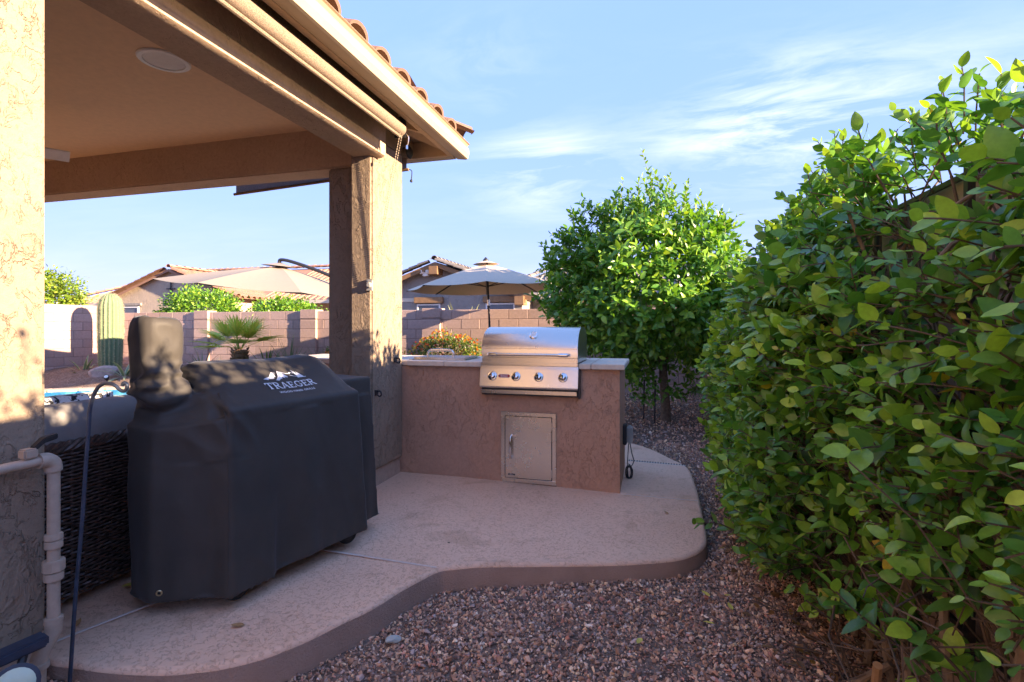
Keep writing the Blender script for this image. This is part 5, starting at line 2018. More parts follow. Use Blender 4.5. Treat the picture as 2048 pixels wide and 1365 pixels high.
# skirt of leaves down the trunk
for k in range(60):
    a = random.uniform(0, 6.28)
    r_ = random.uniform(0.1, 0.42)
    p = Vector((0.14 + r_ * math.cos(a), 7.15 + r_ * math.sin(a), random.uniform(0.26, 0.85)))
    sprig(lv, stems, p, Vector((math.cos(a), math.sin(a), -0.2)) + rv(0.3), 0.16, 6, 0.09, C_PAL[:3], C_PAL[2], 0.6, 0.003)
build_leaves(lv, CITRUS, ct, 'leaf', 290, lambda P_: P_[:, 1] + 0.9 * np.abs((np.linalg.norm((P_ - np.array(CC[:])) / np.array(RAD[:]), axis=1) - 0.95)) + 2.0 * (P_[:, 2] < 0.9) * (P_[:, 0] < -0.25))
stems_mesh('twigs', stems, 'green_stem', ct, 4)
MB().tube(catmull([(0.16, 7.2, -0.12), (0.165, 7.2, 0.08), (0.15, 7.19, 0.35), (0.12, 7.18, 0.75), (0.08, 7.16, 1.1)], 4), [0.095, 0.085, 0.075, 0.07, 0.068, 0.065, 0.062, 0.06, 0.06, 0.058, 0.056, 0.054, 0.052, 0.05, 0.05, 0.05, 0.05], 10).build('trunk', 'bark', ct, smooth=True)
for k in range(9):
    a = k * 0.7 + 0.2
    e = CC + Vector((0.75 * math.cos(a), 0.6 * math.sin(a), random.uniform(-0.1, 0.8)))
    b = Vector((0.12, 7.18, 0.55 + 0.06 * k))
    MB().tube(catmull([b, b.lerp(e, 0.35) + Vector((0, 0, -0.02)) + rv(0.04), b.lerp(e, 0.7) + rv(0.05), e], 4), [0.034 - 0.0022 * i for i in range(13)], 6).build('limb', 'bark', ct, smooth=True)
for (x, y) in ((-0.12, 7.0), (0.02, 6.95)):
    o = MB().tube([(x, y, -0.1), (x + 0.01, y, 0.5)], 0.012, 6).build('tree_stake', 'black_metal', ct, smooth=True)


# ------------------------------------------------------------------ shrubs and trees beyond
def bush(name, label, cat, centre, rad, n, size, pal, tip, seed, group=None, trunk=True, base_z=0.0, mat='leaf', flowers=None):
    random.seed(seed)
    t_ = thing(name, (centre[0], centre[1], base_z), label, cat, group)
    lv_ = Leaves()
    c_ = Vector(centre)
    k = 0
    while k < n:
        d_ = rv(1).normalized()
        if d_.z < -0.55 or (d_.y > 0.45 and random.random() < 0.75):
            continue
        q = (0.80 + 0.30 * mnoise.noise(d_ * 2.3 + Vector((seed, 0, 0))) + 0.12 * mnoise.noise(d_ * 6)) * random.choice([1, 1, 0.9, 0.75])
        p = c_ + Vector((d_.x * rad[0], d_.y * rad[1], d_.z * rad[2])) * q
        for j in range(5):
            cc = pal[random.randrange(len(pal))]
            kk = random.random() ** 3
            cc = [cc[i] * (1 - kk) + tip[i] * kk for i in range(3)]
            lv_.add(p + rv(size * 0.9), d_ + rv(0.6), d_ + Vector((0, 0, 0.7)) + rv(0.4), size * random.uniform(0.7, 1.2), cc)
        k += 1
    build_leaves(lv_, SMALL, t_, mat)
    if flowers:
        fl_ = Leaves()
        for j in range(flowers):
            d_ = rv(1).normalized()
            if d_.z < -0.2 or d_.y > 0.5:
                continue
            q = 0.93 + 0.30 * mnoise.noise(d_ * 2.3 + Vector((seed, 0, 0)))
            p = c_ + Vector((d_.x * rad[0], d_.y * rad[1], d_.z * rad[2])) * q
            col = random.choice([(0.75, 0.22, 0.03), (0.80, 0.42, 0.05), (0.70, 0.12, 0.05), (0.80, 0.55, 0.10)])
            for m_ in range(6):
                a = m_ * 1.047
                fl_.add(p, Vector((math.cos(a), -0.4, math.sin(a))), Vector((0, -1, 0.4)), 0.026, col, 1.3)
        build_leaves(fl_, SMALL, t_, mat, name='flowers')
    if trunk:
        MB().tube(catmull([(c_.x, c_.y, base_z - 0.1), (c_.x + 0.05, c_.y, (base_z + c_.z) / 2), (c_.x, c_.y, c_.z)], 4), [0.09 - 0.006 * i for i in range(9)], 8).build('trunk', 'bark', t_, smooth=True)
        for a in range(4):
            e = c_ + Vector((rad[0] * 0.6 * math.cos(a * 1.6), rad[1] * 0.6 * math.sin(a * 1.6), rad[2] * 0.4))
            MB().tube([(c_.x, c_.y, c_.z - rad[2] * 0.4), c_.lerp(e, 0.5), e], [0.04, 0.03, 0.015], 6).build('limb', 'bark', t_, smooth=True)
    return t_


Y_PAL = [(0.12, 0.22, 0.02), (0.16, 0.28, 0.03), (0.20, 0.32, 0.03), (0.09, 0.18, 0.02)]
Y_TIP = (0.38, 0.42, 0.05)
bush('neighbour_tree', 'yellow-green tree rising over the far left wall', 'tree', (-17.2, 10.9, 2.0), (1.35, 1.1, 0.85), 1500, 0.10, Y_PAL, Y_TIP, 3, None, True, 0.0)
b1 = bush('neighbour_bush', 'rounded green bush above the back wall left of the palm', 'bush', (-11.6, 11.1, 1.55), (1.35, 0.8, 0.68), 1300, 0.085, C_PAL + [(0.13, 0.26, 0.03)], C_TIP, 6, 'bushes behind the back wall', False)
b2 = bush('neighbour_bush', 'lower green bush above the back wall under the umbrella', 'bush', (-9.0, 11.1, 1.45), (1.1, 0.7, 0.48), 800, 0.085, C_PAL + [(0.13, 0.26, 0.03)], C_TIP, 9, 'bushes behind the back wall', False)
bush('lantana', 'flowering shrub with orange blooms against the back wall', 'shrub', (-3.75, 9.1, 0.62), (0.82, 0.45, 0.50), 1100, 0.045, [(0.07, 0.16, 0.03), (0.12, 0.22, 0.04), (0.05, 0.12, 0.025)], (0.30, 0.34, 0.06), 12, None, False, 0.0, flowers=420)
bush('lantana', 'second flowering shrub peeking out left of the corner column', 'shrub', (-5.9, 9.1, 0.55), (0.5, 0.4, 0.42), 500, 0.045, [(0.07, 0.16, 0.03), (0.12, 0.22, 0.04), (0.05, 0.12, 0.025)], (0.30, 0.34, 0.06), 14, None, False, 0.0, flowers=160)


def blade(path, widths, cols, thick=0.25):
    """tapering channelled leaf along a path, tint per vertex; returns verts, tris, tints"""
    v_, f_, t_ = [], [], []
    n_ = len(path)
    for i, p in enumerate(path):
        a, b = path[max(0, i - 1)], path[min(n_ - 1, i + 1)]
        d_ = (b - a).normalized()
        sd_ = d_.cross(Vector((0, 0, 1)))
        sd_ = sd_.normalized() if sd_.length > 1e-3 else Vector((1, 0, 0))
        up_ = sd_.cross(d_)
        w = widths[i]
        v_ += [p - sd_ * w + up_ * w * thick, p - sd_ * w * 0.55 + up_ * w * 0.05, p + sd_ * w * 0.55 + up_ * w * 0.05, p + sd_ * w + up_ * w * thick]
        t_ += [cols[1], cols[0], cols[0], cols[1]]
    for i in range(n_ - 1):
        for k in range(3):
            a = i * 4 + k
            f_ += [(a, a + 1, a + 5), (a, a + 5, a + 4)]
    return np.array([q[:] for q in v_]), np.array(f_), np.array(t_)


def agave(loc, label, n, ln_, w, cols, seed, name='agave', cat='plant', spread=1.0, group=None):
    random.seed(seed)
    t_ = thing(name, loc, label, cat, group)
    for k in range(n):
        a = k * 2.4 + random.uniform(-0.2, 0.2)
        el = R(random.uniform(25, 85)) if k > n * 0.3 else R(random.uniform(8, 35))
        l_ = ln_ * random.uniform(0.75, 1.1)
        path = []
        p = Vector(loc) + Vector((math.cos(a), math.sin(a), 0)) * 0.02
        for j in range(7):
            path.append(p.copy())
            e = el - spread * 0.10 * j
            p = p + Vector((math.cos(a) * math.cos(e), math.sin(a) * math.cos(e), math.sin(e))) * l_ / 6
        ws = [w * x for x in (0.55, 0.8, 1.0, 0.95, 0.75, 0.42, 0.05)]
        V_, F_, T_ = blade(path, ws, cols)
        o_ = bpy.data.objects.new('leaf', fast_mesh('leaf', V_, F_, 'spiky_leaf', T_))
        link(o_, t_)
    return t_


VAR = ((0.16, 0.24, 0.15), (0.52, 0.52, 0.32))
agave((-12.15, 8.50, 0.09), 'variegated agave at the foot of the sunlit wall', 16, 0.50, 0.035, VAR, 2)
agave((-10.72, 8.30, 0.10), 'variegated agave beside the boulder and the grill cover', 15, 0.62, 0.035, VAR, 8, spread=1.7)
GREY = ((0.17, 0.23, 0.14), (0.22, 0.28, 0.18))
agave((-7.35, 9.2, 0.2), 'spiky grey-green plant to the right of the palm', 42, 0.85, 0.016, GREY, 4, 'yucca', 'plant', 0.4, 'spiky plants by the palm')
agave((-7.75, 9.0, 0.25), 'low green spiky plant touching the palm trunk', 30, 0.62, 0.016, ((0.12, 0.22, 0.06), (0.2, 0.3, 0.1)), 5, 'yucca', 'plant', 0.4, 'spiky plants by the palm')
agave((-9.75, 9.3, 0.2), 'thin spiky plant at the wall left of the palm', 26, 0.6, 0.014, GREY, 6, 'yucca', 'plant', 0.4, 'spiky plants by the palm')
agave((-6.6, 9.3, 0.15), 'spiky plant nearest the corner column by the back wall', 30, 0.75, 0.014, GREY, 16, 'yucca', 'plant', 0.4, 'spiky plants by the palm')

# fan palm
pm = thing('fan_palm', (-8.35, 8.9, 0.2), 'small sunlit fan palm in front of the back wall', 'palm')
tk = []
for k in range(13):
    z = 0.18 + k * 0.045
    tk.append((0.13 + 0.03 * (k % 2), z))
MB().lathe([(r_, z) for r_, z in tk], (-8.35, 8.9, 0), (0, 0, 1), 14).build('trunk', 'palm_bark', pm)
mb = MB()
random.seed(17)
for k in range(90):
    a = random.uniform(0, 6.28)
    z = random.uniform(0.22, 0.74)
    p = Vector((-8.35 + 0.14 * math.cos(a), 8.9 + 0.14 * math.sin(a), z))
    mb.tube([p, p + Vector((0.05 * math.cos(a), 0.05 * math.sin(a), 0.06))], [0.022, 0.004], 4)
o = mb.build('leaf_bases', 'palm_bark', pm)
tag(o, kind='stuff')
for k, (az, el, pl_, fr_) in enumerate(((200, 35, 0.36, 0.62), (340, 40, 0.40, 0.62), (250, 55, 0.36, 0.62), (300, 62, 0.36, 0.60), (180, 70, 0.34, 0.55), (20, 60, 0.36, 0.58), (95, 60, 0.4, 0.6), (185, 8, 0.42, 0.60), (0, 22, 0.5, 0.6), (230, 18, 0.38, 0.55), (310, 22, 0.4, 0.55), (275, 80, 0.3, 0.55))):
    a, e = R(az), R(el)
    d = Vector((math.cos(a) * math.cos(e), math.sin(a) * math.cos(e), math.sin(e)))
    b = Vector((-8.35, 8.9, 0.74)) + Vector((math.cos(a), math.sin(a), 0)) * 0.05
    hub = b + d * pl_ + Vector((0, 0, -0.03))
    VV, FF, TT, off = [], [], [], 0
    sd_ = d.cross(Vector((0, 0, 1))).normalized()
    up_ = sd_.cross(d)
    for j in range(23):
        s_ = (j - 11) / 11 * 1.55
        dj = (d * math.cos(s_) + sd_ * math.sin(s_) + up_ * 0.10 * abs(math.sin(s_))).normalized()
        l_ = fr_ * (1 - 0.22 * abs(s_ / 1.55) ** 2) * random.uniform(0.92, 1.05)
        path = [hub + dj * l_ * t + Vector((0, 0, -0.10 * t ** 2.2)) for t in (0.0, 0.3, 0.6, 0.85, 1.0)]
        c0 = (0.50, 0.58, 0.10) if random.random() < 0.6 else (0.62, 0.60, 0.14)
        V_, F_, T_ = blade(path, [0.006, 0.020, 0.017, 0.008, 0.001], (c0, [x * 1.15 for x in c0]), 0.35)
        VV.append(V_); FF.append(F_ + off); TT.append(T_); off += len(V_)
    V_, F_, T_ = blade([b, b.lerp(hub, 0.5), hub], [0.014, 0.010, 0.008], ((0.30, 0.36, 0.08), (0.30, 0.36, 0.08)), 0.5)
    VV.append(V_); FF.append(F_ + off); TT.append(T_)
    o_ = bpy.data.objects.new('frond', fast_mesh('frond', np.concatenate(VV), np.concatenate(FF), 'spiky_leaf', np.concatenate(TT)))
    link(o_, pm)

# saguaro
sg = thing('saguaro_cactus', (-11.78, 8.8, 0.25), 'tall ribbed saguaro cactus standing by the far left wall', 'cactus')
nr_, V_, T_ = 17, [], []
segs = nr_ * 4
levels = 40
for i in range(levels + 1):
    t = i / levels
    z = 0.20 + 1.76 * t
    r_ = 0.205 + 0.03 * math.sin(t * 2.6)
    if t > 0.80:
        q = (t - 0.80) / 0.20
        r_ *= math.sqrt(max(0.0, 1 - q ** 2.3)) * 0.98 + 0.02
    for k in range(segs):
        a = 2 * math.pi * k / segs
        rib = abs(math.cos(a * nr_ / 2)) ** 1.4
        rr = r_ * (0.86 + 0.16 * rib)
        V_.append((-11.78 + rr * math.cos(a), 8.8 + rr * math.sin(a), z))
        g = rib ** 2.0
        T_.append((0.10 + 0.13 * g, 0.165 + 0.11 * g, 0.085 + 0.06 * g))
F_ = [(i * segs + k, i * segs + (k + 1) % segs, (i + 1) * segs + (k + 1) % segs, (i + 1) * segs + k) for i in range(levels) for k in range(segs)]
link(bpy.data.objects.new('stem', fast_mesh('stem', V_, F_, 'cactus_skin', np.array(T_))), sg)
sv, sf, stt = [], [], []
random.seed(2)
for k in range(nr_):
    a = 2 * math.pi * k / nr_ 
    for j in range(58):
        t = (j + 0.5) / 58
        r_ = (0.205 + 0.03 * math.sin(t * 2.6)) * 1.02
        if t > 0.80:
            r_ *= math.sqrt(max(0.0, 1 - ((t - 0.80) / 0.20) ** 2.3)) * 0.98 + 0.02
        c_ = Vector((-11.78 + r_ * math.cos(a), 8.8 + r_ * math.sin(a), 0.20 + 1.76 * t))
        for m_ in range(4):
            d_ = (Vector((math.cos(a), math.sin(a), 0.15)) + rv(0.6)).normalized() * random.uniform(0.03, 0.055)
            s_ = d_.orthogonal().normalized() * 0.0022
            o_ = len(sv)
            sv += [c_ + s_, c_ - s_, c_ + d_]
            sf.append((o_, o_ + 1, o_ + 2))
            stt += [(0.52, 0.47, 0.34)] * 3
o = link(bpy.data.objects.new('spines', fast_mesh('spines', np.array([q[:] for q in sv]), sf, 'spiky_leaf', np.array(stt))), sg)
tag(o, kind='stuff')

# landscape spot light by the pool
ll = thing('landscape_light', (-10.75, 7.95, 0.05), 'small black garden spotlight on the bed beside the pool', 'light')
MB().tube([(-10.75, 7.95, 0.0), (-10.75, 7.95, 0.13)], 0.012, 8).build('stem', 'black_metal', ll)
MB().lathe([(0.025, -0.06), (0.04, -0.03), (0.048, 0.04), (0.042, 0.045)], (-10.75, 7.95, 0.16), (0.5, -0.6, 0.6), 16).build('head', 'black_metal', ll, smooth=True)
MB().lathe([(0.041, 0.042), (0.03, 0.047)], (-10.75, 7.95, 0.16), (0.5, -0.6, 0.6), 16).build('lens', 'white_plastic', ll, smooth=True)


# ------------------------------------------------------------------ umbrellas
def canopy(parent, apex, r, drop, tilt_axis, tilt, rot0, nside=8, sag=0.05, cloth='canopy_cloth'):
    """eight cloth panels, ribs below, vent cap"""
    m4 = Matrix.Translation(apex) @ Matrix.Rotation(tilt, 4, tilt_axis)

    def P(a, t):
        rr = r * t
        return m4 @ Vector((rr * math.cos(a), rr * math.sin(a), -drop * (t ** 1.15)))
    for k in range(nside):
        a0, a1 = rot0 + 2 * math.pi * k / nside, rot0 + 2 * math.pi * (k + 1) / nside
        v_, nu, nv_ = [], 8, 8
        for i in range(nu + 1):
            t = 0.06 + 0.94 * i / nu
            A, B = P(a0, t), P(a1, t)
            for j in range(nv_ + 1):
                s_ = j / nv_
                q = A.lerp(B, s_)
                q.z -= sag * 4 * s_ * (1 - s_) * t * (1 - 0.35 * t) * 0.8
                # scalloped hem pulls inward
                if i == nu:
                    q += (m4 @ Vector((0, 0, -drop)) - q).normalized() * 0.035 * 4 * s_ * (1 - s_)
                v_.append(q)
        f_ = [(i * (nv_ + 1) + j, i * (nv_ + 1) + j + 1, (i + 1) * (nv_ + 1) + j + 1, (i + 1) * (nv_ + 1) + j) for i in range(nu) for j in range(nv_)]
        pn_ = MB().add(v_, f_).build('canopy_panel', cloth, parent, smooth=True)
        e0, e1 = P(a0, 1.0), P(a1, 1.0)
        MB().tube([P(a0, 0.06) + Vector((0, 0, -0.012)), P(a0, 0.5) + Vector((0, 0, -0.016)), e0 + Vector((0, 0, -0.012))], 0.010, 6).build('rib', 'black_metal', parent, smooth=True)
        h0 = m4 @ Vector((0, 0, -drop * 0.92))
        MB().tube([h0, P(a0, 0.55) + Vector((0, 0, -0.03))], 0.008, 6).build('strut', 'black_metal', parent, smooth=True)
    cap = []
    cv_ = []
    for k in range(nside):
        a0 = rot0 + 2 * math.pi * k / nside
        cv_.append(m4 @ Vector((0.17 * r * math.cos(a0), 0.17 * r * math.sin(a0), 0.0)))
    cv_.append(m4 @ Vector((0, 0, 0.07)))
    MB().add(cv_, [(k, (k + 1) % nside, nside) for k in range(nside)]).build('vent_cap', cloth, parent, smooth=True)
    return m4


u1 = thing('market_umbrella', (-2.69, 8.4, 0), 'beige patio umbrella on a straight pole behind the grill', 'umbrella', 'patio umbrellas')
canopy(u1, Vector((-2.76, 8.4, 2.27)), 1.36, 0.42, 'Y', R(-1.5), R(18))
MB().tube([(-2.66, 8.4, -0.1), (-2.70, 8.4, 1.3)], 0.019, 10).build('pole', 'black_metal', u1, smooth=True)
MB().tube([(-2.70, 8.4, 1.3), (-2.745, 8.4, 2.30)], 0.017, 10).build('pole', 'black_metal', u1, smooth=True)
MB().tube([(-2.708, 8.4, 1.56), (-2.715, 8.4, 1.66)], 0.024, 10).build('tilt_collar', 'steel_dull', u1, smooth=True)
MB().lathe([(0.05, 0), (0.05, 0.03), (0.02, 0.06), (0.012, 0.075)], (-2.765, 8.4, 2.315), (0, 0, 1), 12).build('finial', 'black_metal', u1, smooth=True)
MB().lathe([(0.26, 0), (0.26, 0.05), (0.05, 0.09), (0.04, 0.3)], (-2.66, 8.4, -0.1), (0, 0, 1), 24).build('base', 'black_metal', u1, smooth=True)
u2 = thing('cantilever_umbrella', (-4.6, 7.6, 0), 'large tilted beige cantilever umbrella by the pool', 'umbrella', 'patio umbrellas')
canopy(u2, Vector((-6.28, 7.6, 2.25)), 1.80, 0.42, 'Y', R(5.5), R(5), sag=0.06, cloth='canopy_sun_darkened')
MB().tube(catmull([(-6.285, 7.6, 2.20), (-6.29, 7.6, 2.33), (-6.25, 7.6, 2.365), (-6.07, 7.6, 2.335), (-5.67, 7.6, 2.21), (-5.2, 7.6, 2.03), (-4.8, 7.6, 1.80), (-4.62, 7.6, 1.5)], 5), 0.030, 10).build('boom', 'black_metal', u2, smooth=True)
MB().tube([(-4.6, 7.6, -0.1), (-4.6, 7.6, 1.75)], 0.036, 12).build('mast', 'black_metal', u2, smooth=True)
MB().lathe([(0.06, -0.05), (0.075, 0.0), (0.06, 0.05), (0.03, 0.07)], (-6.28, 7.6, 2.25), (0.1, 0, 1), 14).build('hub', 'black_metal', u2, smooth=True)
MB().box(-4.95, -4.25, 7.25, 7.95, -0.1, 0.0).build('base', 'black_metal', u2, bevel=0.02)


# ------------------------------------------------------------------ neighbouring houses
def win(parent, x0, x1, z0, z1, y, fw=0.05):
    f_ = MB()
    for (a, b, c, d) in ((x0, x1, z1 - fw, z1), (x0, x1, z0, z0 + fw), (x0, x0 + fw, z0 + fw, z1 - fw), (x1 - fw, x1, z0 + fw, z1 - fw)):
        f_.box(a, b, y - 0.04, y + 0.02, c, d)
    w_ = f_.build('window', 'window_white', parent)
    MB().box(x0 + fw, x1 - fw, y - 0.012, y + 0.01, z0 + fw, z1 - fw).build('pane', 'glass_dark', w_)
    return w_


tm_l = tile_mesh('roof_tile', 0.30, 0.46, 0.085, 'tile_clay')
tm_lh = tile_mesh('ridge_tile', 0.32, 0.42, 0.11, 'tile_clay')
tm_g = tile_mesh('roof_tile', 0.30, 0.46, 0.085, 'tile_grey')
tm_gh = tile_mesh('ridge_tile', 0.32, 0.42, 0.11, 'tile_grey')


def tile_line(parent, mesh, a, b, step=0.36, lift=0.03, name='rake_tile'):
    a, b = Vector(a), Vector(b)
    d = (b - a).normalized()
    ac = d.cross(Vector((0, 0, 1))).normalized()
    n_ = int((b - a).length / step)
    for k in range(n_):
        o_ = bpy.data.objects.new(name, mesh)
        o_.matrix_basis = frame(a + d * k * step + Vector((0, 0, lift)), ac, d)
        link(o_, parent)


h1 = thing('neighbour_house', (-18, 18, 0), 'tan stucco neighbour house with clay tile gable roof', 'house', 'houses behind the back wall')
GZ, EZ = 3.46, 2.42
gp_ = (GZ - EZ) / 2.9
wl = MB()
wl.add([(-21.0, 16, -0.1), (-15.4, 16, -0.1), (-15.4, 16, EZ + 0.05), (-18.2, 16, GZ - 0.02), (-21.0, 16, EZ + 0.05)] + [(-21.0, 22, -0.1), (-15.4, 22, -0.1), (-15.4, 22, EZ + 0.05), (-18.2, 22, GZ - 0.02), (-21.0, 22, EZ + 0.05)],
       [(0, 1, 2, 3, 4), (9, 8, 7, 6, 5), (1, 6, 7, 2), (5, 0, 4, 9)])
wl.build('gable_wall', 'stucco_neighbour', h1)
MB().box(-25.5, -8.6, 17.9, 24, -0.1, 2.25).build('wall', 'stucco_neighbour', h1)
sp1 = math.hypot(1, gp_)
r1 = MB().add([(-18.2, 15.8, GZ), (-18.2, 22, GZ), (-14.9, 22, GZ - 3.3 * gp_), (-14.9, 15.8, GZ - 3.3 * gp_), (-21.5, 15.8, GZ - 3.3 * gp_), (-21.5, 22, GZ - 3.3 * gp_)] + [(-18.2, 15.8, GZ - 0.1), (-14.9, 15.8, GZ - 3.3 * gp_ - 0.1), (-21.5, 15.8, GZ - 3.3 * gp_ - 0.1)],
               [(0, 3, 2, 1), (0, 1, 5, 4), (0, 6, 7, 3), (0, 4, 8, 6)]).build('roof', 'tile_clay', h1)
lay_tiles(r1, tm_l, (-14.9, 15.85, GZ - 3.3 * gp_ + 0.02), (0, 1, 0), (-1, 0, gp_), 20, 9, 0.30, 0.38, maxn=200)
tile_line(r1, tm_lh, (-14.9, 15.82, GZ - 3.3 * gp_ + 0.03), (-18.2, 15.82, GZ + 0.03))
tile_line(r1, tm_lh, (-21.5, 15.82, GZ - 3.3 * gp_ + 0.03), (-18.2, 15.82, GZ + 0.03))
tile_line(r1, tm_lh, (-18.2, 15.8, GZ + 0.04), (-18.2, 21, GZ + 0.04), name='ridge_tile')
RZ, E2 = 3.95, 2.25
mp_ = (RZ - E2) / 3.9
r2 = MB().add([(-26, 17.1, E2), (-8.2, 17.1, E2), (-12.1, 21, RZ), (-22.2, 21, RZ), (-26, 25, E2), (-8.2, 25, E2)], [(0, 1, 2, 3), (1, 5, 2), (3, 2, 5, 4), (0, 3, 4)]).build('roof', 'tile_clay', h1)
lay_tiles(r2, tm_l, (-8.3, 17.05, E2 + 0.03), (-1, 0, 0), (0, 1, mp_), 59, 10, 0.30, 0.40, maxn=280,
          keep=lambda lx, ly: ly * 0.92 < lx < 17.6 - ly * 0.92 and not (-21.3 < -8.3 - lx < -15.1))
tile_line(r2, tm_lh, (-8.2, 17.1, E2 + 0.05), (-12.1, 21, RZ + 0.05), name='ridge_tile')
tile_line(r2, tm_lh, (-26, 17.1, E2 + 0.05), (-22.2, 21, RZ + 0.05), name='ridge_tile')
tile_line(r2, tm_lh, (-12.1, 21, RZ + 0.04), (-22.2, 21, RZ + 0.04), name='ridge_tile')
MB().box(-26, -21.55, 16.98, 17.08, E2 - 0.14, E2 - 0.01).build('gutter', 'cream_paint', h1)
MB().box(-14.85, -8.2, 16.98, 17.08, E2 - 0.14, E2 - 0.01).build('gutter', 'cream_paint', h1)
win(h1, -21.0 + 0.05, -19.9, 0.9, 2.02, 15.99)
MB().box(-20.98, -19.75, 15.93, 15.998, 2.06, 2.16).build('window_header', 'stucco_grey', h1)
orn = MB().box(-18.26, -18.21, 15.93, 15.96, 2.2, 3.0)
orn.box(-18.45, -18.02, 15.93, 15.955, 2.68, 2.72).box(-18.45, -18.02, 15.93, 15.955, 2.42, 2.46).box(-18.21, -18.12, 15.93, 15.955, 2.95, 3.0)
orn.build('wall_ornament', 'black_metal', h1)

h2 = thing('neighbour_house', (-6.5, 18, 0), 'grey stucco neighbour house with dark tile roof and brown beams', 'house', 'houses behind the back wall')
GX, GZ2, gp2 = -7.36, 3.42, 0.365
wl = MB()
wl.add([(-10.6, 17, -0.1), (-4.3, 17, -0.1), (-4.3, 17, GZ2 - 3.06 * gp2), (GX, 17, GZ2), (-10.6, 17, GZ2 - 3.24 * gp2), (-10.6, 24, -0.1), (-4.3, 24, -0.1), (-4.3, 24, GZ2 - 3.06 * gp2), (GX, 24, GZ2), (-10.6, 24, GZ2 - 3.24 * gp2)],
       [(0, 1, 2, 3, 4), (1, 6, 7, 2), (5, 0, 4, 9)])
wl.build('gable_wall', 'stucco_grey', h2)
MB().box(-4.297, 3.5, 18.6, 25, -0.1, 2.2).build('wall', 'stucco_grey', h2)
r3 = MB().add([(GX, 16.7, GZ2 + 0.06), (GX, 24, GZ2 + 0.06), (-3.9, 24, GZ2 + 0.06 - 3.46 * gp2), (-3.9, 16.7, GZ2 + 0.06 - 3.46 * gp2), (-11, 16.7, GZ2 + 0.06 - 3.64 * gp2), (-11, 24, GZ2 + 0.06 - 3.64 * gp2)],
              [(0, 3, 2, 1), (0, 1, 5, 4)]).build('roof', 'tile_grey', h2)
for (xa, xb) in ((GX, -3.9), (GX, -11)):
    za, zb = GZ2 + 0.05, GZ2 + 0.05 - abs(xb - xa) * gp2
    MB().add([(xa, 16.62, za), (xb, 16.62, zb), (xb, 16.62, zb - 0.16), (xa, 16.62, za - 0.16), (xa, 16.70, za), (xb, 16.70, zb), (xb, 16.70, zb - 0.16), (xa, 16.70, za - 0.16)],
             [(0, 1, 2, 3), (7, 6, 5, 4), (0, 4, 5, 1), (3, 2, 6, 7)]).build('barge_board', 'brown_wood', h2)
lay_tiles(r3, tm_g, (-3.9, 16.7, GZ2 + 0.08 - 3.46 * gp2), (0, 1, 0), (-1, 0, gp2), 18, 9, 0.30, 0.40, maxn=150)
tile_line(r3, tm_gh, (-3.9, 16.66, GZ2 + 0.09 - 3.46 * gp2), (GX, 16.66, GZ2 + 0.09))
tile_line(r3, tm_gh, (-11, 16.66, GZ2 + 0.09 - 3.64 * gp2), (GX, 16.66, GZ2 + 0.09))
tile_line(r3, tm_gh, (GX, 16.6, GZ2 + 0.12), (GX, 22, GZ2 + 0.12), name='ridge_tile')
for (x, z) in ((GX, GZ2 - 0.22), (-4.28, GZ2 - 3.06 * gp2 - 0.20)):
    MB().box(x - 0.16, x + 0.16, 16.5, 17.0, z - 0.17, z + 0.12).build('corbel', 'brown_wood', h2, bevel=0.01)
cam_b = MB().box(-7.85, -7.65, 16.72, 16.85, 3.0, 3.14)
cam_b.lathe([(0.07, 0), (0.09, 0.10), (0.07, 0.12)], (-7.86, 16.75, 3.17), (-0.4, -0.8, -0.2), 12).lathe([(0.07, 0), (0.09, 0.10), (0.07, 0.12)], (-7.66, 16.75, 3.17), (0.4, -0.8, -0.2), 12)
cam_b.build('flood_lamp', 'white_plastic', h2)
for (xa, xb) in ((-8.26, -7.16), (-5.66, -4.42)):
    MB().box(xa, xb, 16.86, 16.998, 2.05, 2.26).build('window_header', 'brown_wood', h2, bevel=0.01)
    win(h2, xa + 0.08, xb - 0.12, 0.9, 2.02, 16.985)
r4 = MB().add([(-6.5, 18.2, 2.15), (4, 18.2, 2.15), (4, 22.5, 3.85), (-4.0, 22.5, 3.85)], [(0, 1, 2, 3)]).build('roof', 'tile_grey', h2)
pz = (3.85 - 2.15) / 4.3
lay_tiles(r4, tm_g, (3.9, 18.15, 2.19), (-1, 0, 0), (0, 1, pz), 34, 11, 0.30, 0.41, maxn=290, keep=lambda lx, ly: lx < 10.2 - ly * 0.6)
tile_line(r4, tm_gh, (-4.0, 22.5, 3.9), (4, 22.5, 3.9), name='ridge_tile')
tile_line(r4, tm_gh, (-6.5, 18.2, 2.2), (-4.0, 22.5, 3.9), name='ridge_tile')
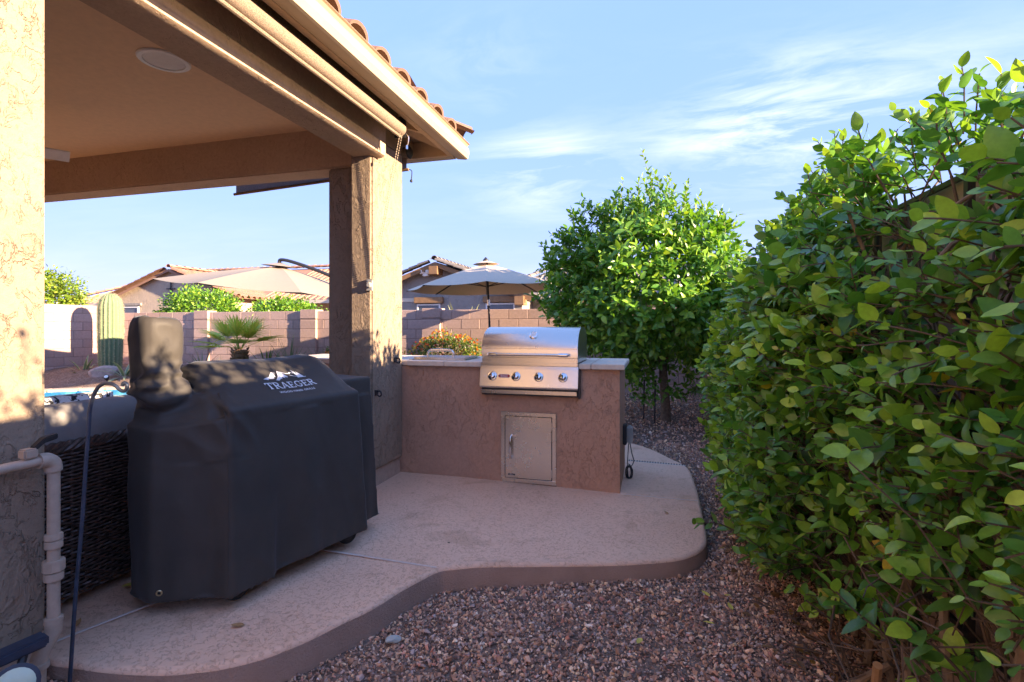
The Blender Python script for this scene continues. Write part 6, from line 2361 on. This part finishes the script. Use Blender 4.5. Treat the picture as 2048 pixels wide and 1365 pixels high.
MB().box(-3.85, 3.9, 18.08, 18.16, 1.98, 2.14).build('fascia', 'brown_wood', h2)
# pencil cactus tips over the wall
agave((-4.0, 10.6, 0.9), 'pale cactus stems poking over the back wall', 16, 0.95, 0.022, ((0.42, 0.44, 0.20), (0.46, 0.48, 0.24)), 23, 'pencil_cactus', 'cactus', 0.05)


# ------------------------------------------------------------------ fallen leaves
def fallen(x, y, z, rz, size, mat, label):
    tv, tf = leaf_template(4, 0.5, -0.18, 0.35)
    me_ = fast_mesh('fallen_leaf', tv, tf, mat)
    o_ = bpy.data.objects.new('fallen_leaf', me_)
    o_.location = (x, y, z)
    o_.rotation_euler = (random.uniform(-0.15, 0.15), random.uniform(-0.2, 0.2), rz)
    o_.scale = (size, size, size)
    link(o_)
    tag(o_, label, 'leaf', 'fallen leaves')


fallen(-1.578, 1.71, -0.005, 2.0, 0.055, 'deadleaf', 'dry orange leaf on the slab in front of the covered grill')
fallen(-1.094, 2.685, -0.017, 1.2, 0.02, 'bark', 'tiny dark leaf scrap in the middle of the patio slab')
fallen(-2.20, 1.50, 0.006, 0.5, 0.05, 'deadleaf', 'dry brown leaf on the slab beside the gas pipe')
fallen(-2.30, 1.84, 0.006, 2.6, 0.06, 'yellowleaf', 'curled yellow-brown leaf at the foot of the wicker sofa')
fallen(0.10, 3.55, -0.042, 0.9, 0.04, 'deadleaf', 'small brown leaf on the slab near its right edge')
fallen(0.268, 2.67, -0.118, 1.0, 0.045, 'yellowleaf', 'pale yellow leaf on the gravel nearest the slab corner')
fallen(0.37, 2.707, -0.118, 2.2, 0.045, 'yellowleaf', 'pale yellow leaf on the gravel closest to the hedge')
fallen(0.355, 2.567, -0.118, 0.3, 0.05, 'yellowleaf', 'yellow-green leaf pointing up on the gravel by the hedge')
fallen(0.264, 2.428, -0.118, 1.6, 0.05, 'yellowleaf', 'bright yellow leaf on the open gravel')
fallen(-0.046, 2.235, -0.118, 2.8, 0.05, 'yellowleaf', 'yellow-brown leaf on the gravel in the foreground')
